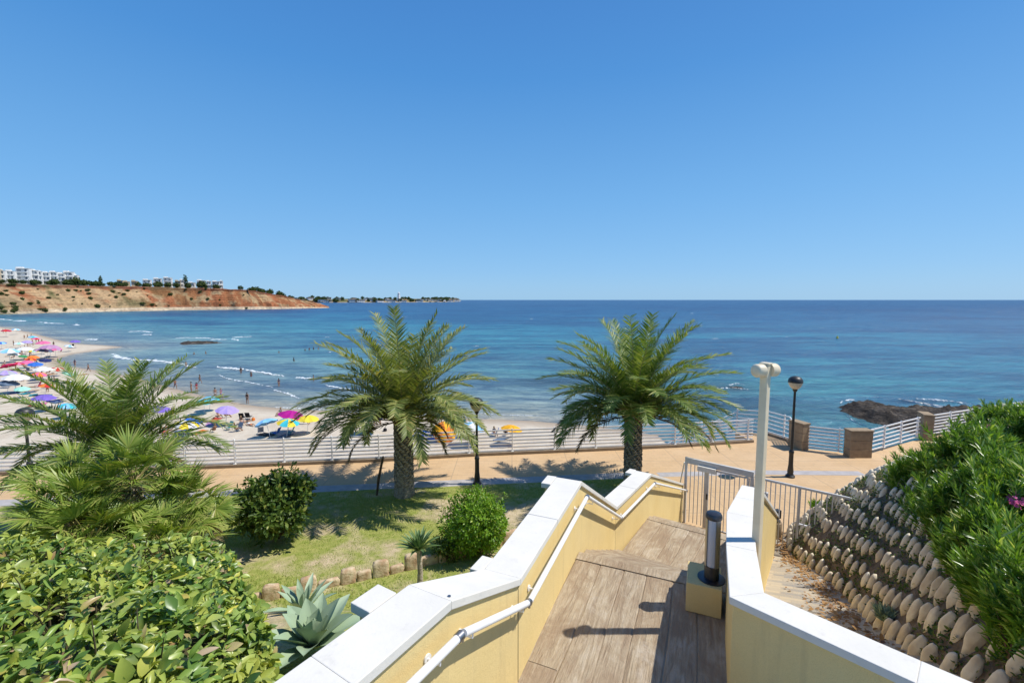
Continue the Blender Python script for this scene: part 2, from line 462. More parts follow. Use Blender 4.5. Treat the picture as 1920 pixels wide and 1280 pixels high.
# pale sandy shallows seen through clear water off the right-hand rocks
for cx, cy, rx, ry in ((47, 84, 22, 9), (20, 95, 20, 10)):
    q = np.exp(-((XX - cx) / rx) ** 2 - ((YY - cy) / ry) ** 2)[..., None]
    C = C * (1 - q * .75) + np.array([.045, .23, .26]) * q * .75
for cx, cy, rx, ry in ((33, 62, 13, 9), (36, 80, 9, 6), (8, 86, 9, 5)):
    q = np.exp(-((XX - cx) / rx) ** 2 - ((YY - cy) / ry) ** 2)[..., None] * np.clip(fbm(XX * .2, YY * .3, 4, 2) * 2, 0, 1)[..., None]
    C = C * (1 - q * .8) + np.array([.020, .060, .085]) * q * .8
ZZ = SEA_Z + np.where(YY < 700, (fbm(XX * .11, YY * .33, 3, 4) - .5) * .22, 0) * np.clip(off / 12, 0, 1)
tag(mk('sea', np.stack([XX, YY, ZZ], -1).reshape(-1, 3), grid_faces(*XX.shape), SEA, smooth=True, col=C.reshape(-1, 3)), kind='structure')
tag(mk('sea_bed', [(-900, 20, -13.5), (400, 20, -13.5), (400, 900, -13.5), (-900, 900, -13.5)], [(0, 1, 2, 3)], SAND, col=np.full((4, 3), .2)), kind='structure')

# foam: ragged low crests of white water
V = []; F = []
def foam(pts, w, seed, gap=.0, z=.10):
    P = interp([site(x, y, SEA_Z) for x, y in pts], max(8, int(sum(math.dist(a, b) for a, b in zip(pts, pts[1:])) * 1.2)))
    n = len(P); t = np.linspace(0, 1, n)
    nz = fbm(t * n * .35 + seed * 3.3, t * 0 + seed, 4, 1)
    sc = np.linalg.norm(P[:, :2], axis=1) / 75.0
    ww = .45 * w * sc * np.clip((nz - .30 - gap) * 4.0, 0, 1.6) * np.sin(np.clip(t, .03, .97) * PI) ** .4
    zc = fbm(t * n * .3, t * 0 + seed + 9, 3, 2) - .45
    k = len(V)
    for i in range(n):
        dy = zc[i] * w * sc[i] * 1.2
        V.extend([(P[i, 0], P[i, 1] - ww[i] * .6 + dy, SEA_Z + .02), (P[i, 0], P[i, 1] + dy, SEA_Z + z + .10 * min(1, ww[i])), (P[i, 0], P[i, 1] + ww[i] * .5 + dy, SEA_Z + .02)])
    for i in range(n - 1):
        if ww[i] + ww[i + 1] < .05: continue
        a = k + 3 * i
        F.extend([(a, a + 1, a + 4, a + 3), (a + 1, a + 2, a + 5, a + 4)])
for pts, w, gap in [
    ([(212, 663), (222, 670), (250, 674), (290, 676), (330, 680), (352, 686), (372, 690)], 1.5, 0),
    ([(404, 688), (430, 690), (450, 692), (475, 696), (505, 700), (532, 706)], 1.5, 0),
    ([(410, 703), (430, 711), (470, 717), (500, 724), (512, 727)], .7, .06), ([(516, 731), (530, 735), (545, 741), (560, 747)], 1.2, 0),
    ([(556, 707), (572, 709), (590, 709)], 1.3, 0), ([(578, 754), (590, 754), (598, 757)], .9, 0), ([(515, 764), (560, 766), (640, 770)], .35, .03), ([(610, 722), (640, 728), (660, 730)], .9, 0),
    ([(160, 637), (172, 636), (184, 637)], 1.1, 0), ([(240, 622), (262, 621), (285, 623)], 1.2, .03), ([(268, 627), (276, 627), (284, 628)], 1, 0), ([(75, 604), (95, 606), (120, 607)], 1.0, .05),
    ([(4, 598), (14, 599), (24, 600)], 1.8, 0), ([(34, 601), (44, 602), (54, 602)], 1.2, 0), ([(138, 608), (143, 609), (148, 610)], 1.3, 0), ([(436, 633), (446, 632), (472, 631)], 1.2, 0), ([(435, 636), (442, 637), (450, 638)], 1.2, 0),
    ([(395, 637), (410, 636), (425, 637)], 1.0, .08), ([(330, 634), (350, 633), (400, 634)], .8, .05),
    ([(1690, 750), (1720, 755), (1760, 762), (1800, 770), (1850, 776), (1920, 782), (2000, 790)], 3.0, .0), ([(1715, 748), (1760, 750), (1800, 755), (1830, 760)], 1.1, .08), ([(1780, 764), (1820, 770), (1880, 774), (1960, 776)], 3.2, .0),
    ([(1365, 722), (1380, 719), (1396, 722)], 1.0, .05), ([(1345, 728), (1372, 727), (1402, 730)], .8, .1), ([(1574, 756), (1580, 752), (1600, 749)], .9, .05),
    ([(1585, 777), (1600, 790), (1625, 800)], .6, .05), ([(560, 767), (600, 769)], .3, .02), ([(900, 775), (960, 779), (1010, 780)], .3, .06), ([(1195, 770), (1240, 772), (1280, 776)], .3, .08)]:
    foam(pts, w, len(V) % 97 + .5, gap)
for k in range(20):                                              # scattered flecks on the open bay
    x = random.uniform(560, 1900); y = random.uniform(580, 700)
    foam([(x, y), (x + random.uniform(2, 6), y), (x + random.uniform(7, 11), y)], .35, k * 1.7, .12, .12)
tag(mk('sea_foam', V, F, FOAM, smooth=True), kind='stuff', label='white foam of small waves breaking in the shallow bay and on the rocks', cat='foam')

# shore rocks: layered, broken rock shelf
def rockfield(name, x0, x1, y0, y1, shape, top, n, label, cat, seed=0, res=None):
    gx = np.linspace(x0, x1, n); gy = np.linspace(y0, y1, int(n * (y1 - y0) / (x1 - x0)) + 2)
    X, Y = np.meshgrid(gx, gy)
    m = shape(X, Y) + (fbm(X * .22 + seed, Y * .22, 5, seed) - .5) * .9
    h = np.clip(m, -1, 1.4)
    f = fbm(X * .55 + seed, Y * .8, 5, seed + 1)
    z = top * np.clip(h * 1.6, -1, 1) + (f - .5) * top * 1.3 * np.clip(h + .4, 0, 1)
    step = .32
    zt = np.floor(z / step) * step; fr = (z - zt) / step
    z = zt + step * np.clip(fr * 3 - 1, 0, 1) + (fbm(X * 2.3, Y * 2.3, 3, seed + 2) - .5) * .35
    c = empty(name, (x0, y0, SEA_Z), 0, label, cat)
    mk('rock_shelf', np.stack([X, Y, SEA_Z + z - .15], -1).reshape(-1, 3), grid_faces(*X.shape), ROCK, c, False)
rockfield('rock_outcrop', 40, 100, 40, 74, lambda X, Y: np.minimum(np.minimum((X - 45.5 - .10 * abs(Y - 58)) / 5, (66.5 - .22 * (X - 44) - Y) / 4), np.maximum((Y - 49.5 + .75 * (X - 44)) / 5, -1)), 1.25, 230,
          'dark layered rock shelf jutting into the sea beyond the stone pillars', 'rock', 1)
a = site(372, 643, SEA_Z)
rockfield('sea_rock', a[0] - 12, a[0] + 12, a[1] - 10, a[1] + 10, lambda X, Y: 1 - np.hypot((X - a[0]) / 8.5, (Y - a[1]) / 6), .75, 46, 'low brown rock rising from the bay beyond the wading bathers', 'rock', 3)
a2 = site(1378, 726, SEA_Z)
rockfield('awash_rock', a2[0] - 5, a2[0] + 5, a2[1] - 4, a2[1] + 4, lambda X, Y: .8 - np.hypot((X - a2[0]) / 3.6, (Y - a2[1]) / 2.6), .28, 30, 'small dark rock awash in foam left of the cream post', 'rock', 5)

# ------------------------------------------------------------------ red cliff, plateau and far headland
foot_px = [(-700, 606, 0), (-300, 597, 0), (0, 590, 0), (60, 588, 0), (120, 586.2, 0), (220, 584, 0), (320, 582, 0), (400, 581, 0), (480, 580, 0), (560, 578.6, 0), (622, 577, 0)]
foot = np.array([site(x, y, SEA_Z) for x, y, _ in foot_px])
top_z = np.array([27, 27, 27, 26.5, 26, 26, 26, 25, 24, 13, .3]) 
k = 260
Fp = interp(np.c_[foot[:, :2], top_z], k)
i = np.arange(k)
tang = np.gradient(Fp[:, :2], axis=0); tang /= np.linalg.norm(tang, axis=1, keepdims=True)
inl = np.stack([-tang[:, 1], tang[:, 0]], 1)                       # inland normal
prof = [(-6, -.25), (0, .02), (2, .06), (6, .12), (12, .26), (19, .42), (27, .56), (34, .68), (40, .78), (44, .88), (47, .97), (50, 1.0), (70, 1.02), (160, 1.03), (420, 1.0)]
nr = len(prof)
vv = np.linspace(0, nr - 1, 64)
pr_d = np.interp(vv, range(nr), [p[0] for p in prof]); pr_h = np.interp(vv, range(nr), [p[1] for p in prof])
U, Vv = np.meshgrid(i, vv, indexing='xy')
D_ = pr_d[:, None] * np.ones(k); H_ = pr_h[:, None] * np.ones(k)
steep = np.clip((i - 110) / 60, 0, 1) * np.clip((i + 60) / 10, 0, 1)
D_ = np.where((D_ > 0) & (D_ <= 50), D_ * (1 - .45 * steep[None]), D_)
rid = (np.abs(fbm(U * .11, Vv * .05, 4, 2) - .5) * 2)
rid = np.clip((U - 60) / 60, .12, 1) * rid * .6 + np.clip((U - 60) / 60, .25, 1) * .5 * np.abs(fbm(U * .4, Vv * .04 + 7, 3, 5) - .5) * 2
D_ = D_ - rid * 22 * np.clip(H_ * 3, 0, 1) * (D_ < 60) + 6
hgt = (Fp[:, 2] - 0)[None] - SEA_Z
Zc = SEA_Z + hgt * H_ + (fbm(U * .3, Vv * .3, 4, 5) - .5) * 3.0 * np.clip(H_, 0, 1) * np.clip(hgt / 15, 0, 1)
Xc = Fp[:, 0][None] + inl[:, 0][None] * D_; Yc = Fp[:, 1][None] + inl[:, 1][None] * D_
red = np.array([.40, .16, .075]); tan = np.array([.52, .36, .20]); pale = np.array([.66, .54, .38]); dk = np.array([.19, .075, .045]); grn = np.array([.10, .115, .045]); gry = np.array([.30, .25, .17])
n1 = fbm(U * .06, Vv * .14, 5, 1); n2 = fbm(U * .22, Vv * .35, 4, 3); n3 = fbm(U * .10, Vv * .12, 5, 6)
n4 = fbm(U * .35 + Vv * .2, Vv * .5, 5, 4)
mixr = np.clip((n1 - .46) * 5 + (n4 - .45) * 6 + .45 * steep[None], 0, 1)[..., None]
Cc = tan * (1 - mixr) + red * mixr
lowb = np.clip((.16 - H_) / .06, 0, 1)[..., None]; Cc = Cc * (1 - lowb) + pale * lowb
hb = (np.clip((H_ - .86) / .05, 0, 1) * np.clip((1.005 - H_) / .02, 0, 1) * (.35 + n2))[..., None]; Cc = Cc * (1 - np.clip(hb, 0, 1)) + dk * np.clip(hb, 0, 1)
gm = (np.clip((n3 - .455) * 12, 0, 1) * (1 - .85 * steep[None]) * np.clip((H_ - .12) * 8, 0, 1))[..., None]; Cc = Cc * (1 - gm) + grn * gm
gl = (np.clip((100 - U) / 30, 0, 1) * np.clip((.62 - H_ - (100 - U) * -.002) / .2, 0, 1) * np.clip((n2 - .3) * 5, 0, 1))[..., None]; Cc = Cc * (1 - gl) + np.array([.13, .13, .075]) * gl
cap = np.clip((D_ - 46) / 6, 0, 1)[..., None] * (H_ > .98)[..., None]; Cc = Cc * (1 - cap) + gry * cap
tag(mk('cliff', np.stack([Xc, Yc, Zc], -1).reshape(-1, 3), grid_faces(*Xc.shape), CLIFF, smooth=True, col=Cc.reshape(-1, 3)), kind='structure')

hx = np.linspace(0, 1, 160)
hp = interp([site(x, y, SEA_Z) for x, y in [(470, 566.5), (560, 567), (640, 567.2), (720, 567), (800, 566.6), (845, 566.2), (862, 565.4)]], 160)
hh = (12 + 9 * fbm(hx * 22, hx * 0, 4, 2)) * np.clip((1 - hx) * 26, .12, 1) + 8 * np.clip((.35 - hx) * 5, 0, 1)
vd = np.array([-30, 0, 12, 40, 120, 500, 1200]); vh = np.array([-.3, .05, .35, .75, 1, 1.3, 1.3])
Xh = hp[:, 0][None] + vd[:, None] * -.45; Yh = hp[:, 1][None] + vd[:, None] * .9
Zh = SEA_Z + hh[None] * vh[:, None]
nh = fbm(np.arange(160)[None] * .5, vd[:, None] * .05 + 3, 4, 2)[..., None]
Ch = np.where(vh[:, None, None] < .2, pale * .8, np.where(nh > .5, tan * .7, grn * 1.1)) * np.ones((7, 160, 1))
tag(mk('headland', np.stack([Xh, Yh, Zh], -1).reshape(-1, 3), grid_faces(7, 160), CLIFF, smooth=True, col=Ch.reshape(-1, 3)), kind='structure')

# ------------------------------------------------------------------ promenade
FENCE = [(-34, 16.6), (-22, 17.6), (-13.12, 18.35), (-6.03, 19.2), (-1.45, 19.95), (3.48, 20.56), (7.9, 21.15), (11.9, 21.9)]
VIEWP = [(11.9, 23.5), (13.34, 23.1), (13.75, 22.0), (13.45, 21.15)]
P1 = (13.55, 20.95); P2 = (15.35, 19.75); P3 = (20.9, 22.35)
LAWN_EDGE = lambda x: 16.62 + .112 * (x + 1.2)
outer = FENCE + VIEWP + [P1, (15.1, 20.3), P2, (17, 20.6), P3, (26, 24.5), (36, 27)]
poly = [(x, y + .12) for x, y in outer] + [(36, 6), (-34, 6)]
b = B(); b.prism(poly, -.6, 0)
tag(b.out('promenade', PAVING), kind='structure')
b = B(); n = len(outer)
for (ax, ay), (bx, by) in zip(outer[:-1], outer[1:]):
    for s in range(4):
        pass
R0 = interp(np.array(outer), 90)
Vr = []
for r, (dz, do) in enumerate([(-.6, .10), (-1.6, .3), (-3.2, 1.2), (-5, 2.6), (-7, 3.6), (-10.5, 5.0)]):
    for j, (x, y) in enumerate(R0):
        nz = fbm(np.array([j * .5]), np.array([r * .7]), 3, 2)[0] - .5
        Vr.append((x, y + do + nz * (1.2 if r > 1 else .1), dz))
tag(mk('sea_cliff', Vr, grid_faces(6, 90), CLIFF, smooth=True, col=np.full((len(Vr), 3), [.42, .30, .19])), kind='structure')
b = B()
ln = [(x, LAWN_EDGE(x)) for x in np.linspace(-33, 5.4, 30)]
ribbon(b, offset(ln, .02), offset(ln, .62), [.004] * 30, [-.02] * 30)
tag(b.out('pavement_strip', STRIP), kind='structure')
b = B(); ribbon(b, offset([(5.9, 17.45), (10, 17.7), (14.2, 17.6)], 0), offset([(5.9, 17.45), (10, 17.7), (14.2, 17.6)], .45), [.004] * 3, [-.02] * 3)
tag(b.out('pavement_strip', STRIP), kind='structure')
b = B(); ribbon(b, offset(FENCE, -.12), offset(FENCE, .14), [.13] * len(FENCE), [-.1] * len(FENCE))
tag(b.out('kerb', KERB, bevel=.01), kind='structure')
b = B(); ribbon(b, offset(VIEWP[1:], -.1), offset(VIEWP[1:], .1), [.10] * 3, [-.1] * 3)
tag(b.out('kerb', KERB), kind='structure')

def railing(name, pts, label, h=1.15, nr=7, step=1.96, group=None, shift=0, zs=None):
    """posts (a part each) and flat horizontal rails (a part each)"""
    root = empty(name, (pts[0][0], pts[0][1], 0), 0, label, 'railing', group)
    P = np.array([(p[0], p[1], (zs[i] if zs else 0)) for i, p in enumerate(pts)], float)
    for j in range(nr):
        z = .17 + (h - .2) * j / (nr - 1)
        b = B(); t = .027 if j < nr - 1 else .03
        O = [Vector((p[0], p[1])) for p in P]
        ribbon(b, offset(O, -.02), offset(O, .02), [p[2] + z + t for p in P], [p[2] + z - t for p in P])
        b.out('rail', WHITE_METAL, root)
    L = np.r_[0, np.cumsum(np.linalg.norm(np.diff(P[:, :2], axis=0), axis=1))]
    for s in np.arange(shift, L[-1] + .01, step):
        q = [np.interp(s, L, P[:, k]) for k in range(3)]
        a = [np.interp(min(s + .1, L[-1]), L, P[:, k]) - np.interp(max(s - .1, 0), L, P[:, k]) for k in range(2)]
        b = B(); b.box((q[0], q[1], q[2] + .1 + (h - .06) / 2), (.035, .09, h - .06), math.atan2(a[1], a[0]))
        b.box((q[0], q[1], q[2] + .14), (.12, .14, .02), math.atan2(a[1], a[0]))
        b.out('post', WHITE_METAL, root)
    return root
railing('promenade_railing', FENCE[1:], 'long white metal railing between promenade and beach', shift=.6)
railing('promenade_railing', [VIEWP[0], VIEWP[1], VIEWP[2], (13.5, 21.35)], 'short white railing around the viewpoint corner left of the tan pillars', 1.25, 6, 1.2)
railing('stair_railing', [VIEWP[0], (9.4, 23.2), (6.5, 22.6)], 'white railing sloping down to the beach behind the promenade railing', 1.15, 6, 1.5, zs=[0, -1.0, -2.2])
railing('promenade_railing', [(13.75, 20.75), (15.05, 20.1)], 'white railing panel between the two nearest tan pillars', 1.15, 7, 1.3)
railing('promenade_railing', [(15.95, 19.95), (17.5, 20.75), (19.2, 21.65), (20.5, 22.3)], 'white curved railing panel between the broad tan pillar and the far one', 1.15, 6, 1.62)
railing('promenade_railing', [(21.4, 22.7), (24, 23.7), (27, 24.9), (31, 26.3)], 'white railing running right from the farthest tan pillar behind the oleander', 1.15, 7, 1.7)

def pillar(x, y, sx, sy, h, rz, label):
    r = empty('stone_pillar', (x, y, 0), 0, label, 'pillar', 'tan stone pillars in the promenade railing')
    b = B(); zc = 0
    for q in range(3):
        hq = (h - .08) / 3; b.box((x, y, zc + hq / 2), (sx - .012 * (q % 2), sy - .012 * (q % 2), hq - .006), rz); zc += hq
    b.out('shaft', PILLAR_STONE, r, bevel=.01)
    b = B(); b.box((x, y, h - .035), (sx + .05, sy + .05, .07), rz); b.out('cap_stone', PILLAR_STONE, r, bevel=.012)
pillar(13.6, 21.0, .42, .75, 1.28, .3, 'slim tan stone pillar just left of the near end railing panel, behind the black street lamp')
pillar(15.5, 19.8, .98, .42, 1.25, .0, 'broad square tan stone pillar, nearest of the three on the promenade')
pillar(20.95, 22.5, .42, .8, 1.3, -.4, 'far tan stone pillar where the curved railing ends by the oleander')

# street lamps
def street_lamp(x, y, h, label):
    r = empty('street_lamp', (x, y, 0), 0, label, 'street lamp', 'black globe street lamps on the promenade')
    b = B(); b.lathe([(.17, 0), (.17, .06), (.125, .1), (.10, .18), (.115, .22), (.085, .5), (.08, .95), (.095, 1.0), (.095, 1.04), (.07, 1.08), (.055, 1.12)], (x, y, 0), 16); b.out('base', BLACK_IRON, r, True)
    b = B(); b.lathe([(.052, 1.1), (.042, h - .62), (.07, h - .6), (.09, h - .53), (.10, h - .5)], (x, y, 0), 12); b.out('pole', BLACK_IRON, r, True)
    b = B(); b.lathe([(.11, h - .5), (.18, h - .43), (.235, h - .33), (.25, h - .24)], (x, y, 0), 24); g = b.out('globe', GLOBE, r, True)
    b = B(); b.lathe([(.262, h - .25), (.262, h - .22), (.245, h - .13), (.18, h - .05), (.09, h - .01), (.02, h)], (x, y, 0), 24); b.out('lamp_cap', BLACK_IRON, r, True)
GLOBE = simple('cream_lamp_glass', (.62, .54, .40), None, rough=.3)
street_lamp(11.05, 17.45, 4.05, 'black street lamp with dark round head standing by the metal fence on the right')
street_lamp(-1.33, 16.75, 3.35, 'black street lamp between the two big date palms, its head lost in fronds')
street_lamp(-17.75, 16.2, 3.1, 'black street lamp behind the left palm fronds at the picture edge')
# ------------------------------------------------------------------ walls and stairs
ZA, ZB, ZC = 3.55, 2.14, 4.05
LW = [(-2.6, -.55, 5.05), (-.83, 2.15, 5.05), (-.42, 2.8, 5.05), (.05, 3.81, 4.55), (.92, 5.97, 4.55), (1.95, 8.2, 3.14), (3.09, 9.82, 3.14), (5.33, 13.62, 1.32)]
RW = [(7.26, 12.3, 1.0), (3.52, 6.65, 4.2), (2.52, 5.05, 4.55), (2.18, 4.34, 4.55), (1.84, 3.56, 4.55), (2.62, 2.72, 4.55), (4.2, 1.1, 4.55), (5.2, 0.0, 4.55)]
def garden_wall(name, label, pts, side, bot, thick, capw, over=.03, capt=.065):
    root = empty(name, (pts[0][0], pts[0][1], 0), 0, label, 'wall')
    P = [(p[0], p[1]) for p in pts]; z = [p[2] for p in pts]
    b = B(); ribbon(b, offset(P, 0), offset(P, side * thick), [q - capt for q in z], bot); b.out('wall_body', STUCCO, root)
    # coping in lengths with tiny joints
    inn = offset(P, -side * over); out = offset(P, side * (capw - over))
    k = 0
    for i in range(len(P) - 1):
        L = math.dist(P[i], P[i + 1]); m = max(1, round(L / 1.15))
        for j in range(m):
            a, c = j / m + (.0015 if j else 0), (j + 1) / m - (.0015 if j < m - 1 else 0)
            A = [inn[i].lerp(inn[i + 1], q) for q in (a, c)]; O = [out[i].lerp(out[i + 1], q) for q in (a, c)]
            zz = [z[i] + (z[i + 1] - z[i]) * q for q in (a, c)]
            b = B(); ribbon(b, A, O, zz, [q - capt for q in zz]); b.out('coping', WHITE_CAP, root, bevel=.006)
    return root, inn, out
lw, LI, LO = garden_wall('stair_wall', 'yellow rendered stair wall with white coping and handrail, on the lawn side', LW, 1, [2.4, 2.4, 2.2, 1.8, 1.2, .6, 0, -.05], .26, .36)
def stub(i, d0, d1, ext, z):
    """short buttress with its own coping on the outer side at a kink"""
    t = (Vector(LW[i][:2]) - Vector(LW[i - 1][:2])).normalized() if d0 < 0 else (Vector(LW[i + 1][:2]) - Vector(LW[i][:2])).normalized()
    nrm = Vector((-t.y, t.x)); p = Vector(LW[i][:2])
    a = p + t * d0 + nrm * .335; c = p + t * d1 + nrm * .335
    b = B(); b.prism([a, a + nrm * ext, c + nrm * ext, c], z - .066, z + .001); b.out('coping', WHITE_CAP, lw, bevel=.006)
    a2, c2 = a + t * .04, c - t * .04
    b = B(); b.prism([a2 - nrm * .08, a2 + nrm * (ext - .04), c2 + nrm * (ext - .04), c2 - nrm * .08], -.1, z - .066); b.out('buttress', STUCCO, lw)
stub(2, -.36, -.13, .18, 5.05)
stub(3, -.06, .18, .12, 4.55)
stub(4, -.26, .03, .13, 4.55)
stub(5, -.02, .26, .18, 3.14)
stub(6, -.26, .03, .15, 3.14)
# small drain ring on the coping, movement joints in the render
b = B(); b.lathe([(.012, 0), (.012, .004)], (-.42, 2.86, 5.03), 12); b.out('fixing', STEEL, lw)
for i in (3, 5):
    x, y, z = LW[i]; t = (Vector(LW[i + 1][:2]) - Vector((x, y))).normalized()
    b = B(); b.box((x + .004, y + .01, z - .55), (.006, .006, .93), math.atan2(t.y, t.x)); b.out('joint', TWIG, lw)

rw, RI, RO = garden_wall('stair_wall', 'yellow rendered wall with white coping on the right of the stairs, turning toward the viewer', RW, 1, [-.05, .4, 1.2, 1.4, 1.6, 2.2, 2.6, 3], .2, .27)

# handrail
hr = empty('handrail', (0, 3.8, 4.3), 0, 'white tubular handrail bracketed along the yellow stair wall', 'handrail')
HP = offset([p[:2] for p in LW], -.11)
HZ = [p[2] - .20 for p in LW]
for i in range(1, len(LW) - 1):
    a = Vector((*HP[i], HZ[i])); c = Vector((*HP[i + 1], HZ[i + 1])); t = (c - a).normalized()
    if i == 1: a = a - t * 1.0
    b = B(); b.tube([a + t * .02, c - t * .02], .027, 14); b.out('rail', WHITE_METAL, hr, True)
    b = B(); b.tube([c - t * .05, c - t * .005], .033, 12); b.tube([c + Vector((0, 0, -.002)), c + Vector((0, 0, -.05))], .012, 8); b.out('collar', STEEL, hr, True)
    seg = (Vector(LW[i + 1][:2]) - Vector(LW[i][:2])).normalized(); nrm = Vector((-seg.y, seg.x, 0))
    for f in (.12, .88):
        q = a.lerp(c, f)
        b = B(); b.tube([q - Vector((0, 0, .02)), q + Vector((0, 0, -.06)), q + Vector((0, 0, -.065)) + nrm * .10], .008, 8); b.tube([q + nrm * .098 - Vector((0, 0, .065)), q + nrm * .108 - Vector((0, 0, .065))], .03, 12); b.out('bracket', WHITE_METAL, hr, True)

# landings: stamped planks of timber-look concrete. Built along local x, then turned
def landing(name, label, p0, ang, L, W, z, drop, near_cut=0):
    """p0 = far-left corner in plan, ang = walking direction"""
    r = empty(name, (p0[0], p0[1], z), ang, label, 'landing')
    nose = .20
    b = B()
    prof = [(-nose, -.004), (-.06, 0), (-.02, -.008), (0, -.03), (.006, -.07), (0, -.16)]
    V = []; ny = 26
    for j in range(ny):
        yy = -W * j / (ny - 1)
        wob = .008 * math.sin(j * .5) + .006 * math.sin(j * .23 + 1)
        for px_, pz in prof: V.append((px_ + (wob if px_ > -.1 else 0) + .02, yy, pz))
        V.append((-nose, yy, -.16))
    k = len(prof) + 1
    F = [(j * k + q, j * k + (q + 1) % k, (j + 1) * k + (q + 1) % k, (j + 1) * k + q) for j in range(ny - 1) for q in range(k)]
    F += [tuple(range(k)), tuple((ny - 1) * k + q for q in range(k))[::-1]]
    b.add(V, F); b.out('nosing', WOOD, r, False, 0, False)
    ws = [.34] + [.30, .27, .33, .29, .31][:]; y = 0; idx = 0
    while y < W - .02:
        w = min(ws[idx % 6], W - y)
        if W - y - w < .12: w = W - y
        x1 = -nose - .006; x0 = -L
        cuts = [x0, -2.05, x1] if idx == 0 else [x0, x1]
        for c0, c1 in zip(cuts[:-1], cuts[1:]):
            if c1 <= c0: continue
            b = B(); n = 14
            V = []
            for q in range(n):
                xx = c0 + .004 + (c1 - c0 - .008) * q / (n - 1)
                wb = .008 * math.sin(q * .9 + idx * 2)
                ya, yb = -y - .002 + (wb if idx else 0), -y - w + .002 + .008 * math.sin(q * .9 + (idx + 1) * 2) * (y + w < W - .02)
                ym = (ya + yb) / 2
                V += [(xx, ya, -.012), (xx, ya - .012, -.002 + .002 * math.sin(q + idx)), (xx, ym, .002 * math.sin(q * 1.7 + idx)), (xx, yb + .012, -.002), (xx, yb, -.012), (xx, yb, -.14), (xx, ya, -.14)]
            F = [(q * 7 + s, q * 7 + (s + 1) % 7, (q + 1) * 7 + (s + 1) % 7, (q + 1) * 7 + s) for q in range(n - 1) for s in range(7)]
            F += [tuple(range(7))[::-1], tuple((n - 1) * 7 + s for s in range(7))]
            b.add(V, F); b.out('plank', WOOD, r, False, 0, False)
        y += w; idx += 1
    b = B(); b.box((-L / 2 - nose / 2, -W / 2, -.010 - drop / 2), (L - nose - .02, W - .02, drop - .004)); b.out('slab', WOOD, r, False, 0, False)
    return r
angA = math.atan2(5.94 - 3.8, .92 - .0); angB = math.atan2(9.85 - 8.3, 3.09 - 2.05)
landing('stair_landing', 'near landing of weathered plank-patterned concrete crossed by the lamp shadows', (.93, 5.96), angA, 4.6, 1.93, ZA, .6)
landing('stair_landing', 'lower landing of plank-patterned concrete before the metal gate', (3.11, 9.87), angB, 2.1, 1.93, ZB, .6)
def steps(a, c, za, zb, n, label):
    r = empty('stair_flight', (a[0][0], a[0][1], zb), 0, label, 'stairs')
    for k in range(1, n):
        f0, f1 = (k - 1) / (n - 1), k / (n - 1)
        L0 = Vector(a[0]).lerp(Vector(c[0]), f0); L1 = Vector(a[0]).lerp(Vector(c[0]), f1); R0_ = Vector(a[1]).lerp(Vector(c[1]), f0); R1 = Vector(a[1]).lerp(Vector(c[1]), f1)
        z = za - (za - zb) * k / n
        b = B(); b.prism([L0, L1, R1, R0_], z - .5, z); b.out('step', WOOD, r)
steps([(.95, 6.02), (2.72, 5.3)], [(2.0, 8.2), (3.75, 7.1)], ZA, ZB, 9, 'short flight of steps sunk between the two plank-patterned landings')
steps([(3.14, 9.93), (4.75, 8.85)], [(5.2, 13.2), (6.9, 12.1)], ZB, 0, 14, 'flight of steps from the lower landing down to the gate')
b = B(); b.prism([(-.42, 2.8), (-2.6, -.6), (3.2, -.6), (3.2, 1.4), (1.8, 2.4)], 3.6, ZC)
tag(b.out('upper_terrace', WOOD), kind='structure')

# pedestal and bollard lamp
pr_ = empty('lamp_pedestal', (2.2, 4.9, ZA), 0, 'small yellow rendered block carrying the steel bollard lamp', 'pedestal')
ra = angA - PI / 2
b = B(); b.box((2.19, 4.90, ZA + .17), (.36, .46, .33), ra); b.out('block', STUCCO, pr_, bevel=.006)
bl = empty('bollard_lamp', (2.24, 4.83, 3.885), 0, 'steel bollard lamp with frosted side standing on the yellow block', 'lamp')
c0 = (2.24, 4.83, 3.886)
b = B(); b.lathe([(.145, 0), (.145, .012), (.09, .02)], c0, 28); b.out('foot_plate', DARK_STEEL if 'DARK_STEEL' in globals() else BLACK_IRON, bl, True)
b = B(); b.lathe([(.078, .02), (.078, .16)], c0, 28); b.out('lower_sleeve', DARK_STEEL, bl, True)
b = B(); b.lathe([(.068, .161), (.068, .70)], c0, 28); b.out('diffuser', simple('frosted_diffuser', (.55, .56, .60), None, rough=.25), bl, True)
for k in range(3):
    a = .9 + k * 2 * PI / 3
    b = B(); t0 = a - .42; V = []
    for q in range(7):
        tt_ = t0 + .84 * q / 6
        for rr, zz in ((.071, .16), (.080, .16), (.080, .70), (.071, .70)): V.append((c0[0] + rr * math.cos(tt_), c0[1] + rr * math.sin(tt_), c0[2] + zz))
    F = [(4 * q + s, 4 * q + (s + 1) % 4, 4 * q + 4 + (s + 1) % 4, 4 * q + 4 + s) for q in range(6) for s in range(4)] + [(3, 2, 1, 0), (24, 25, 26, 27)]
    b.add(V, F); b.out('side_strip', STEEL, bl, True)
b = B(); b.lathe([(.08, .701), (.088, .71), (.088, .74), (.075, .765), (.03, .775)], c0, 28); b.out('head', DARK_STEEL, bl, True)

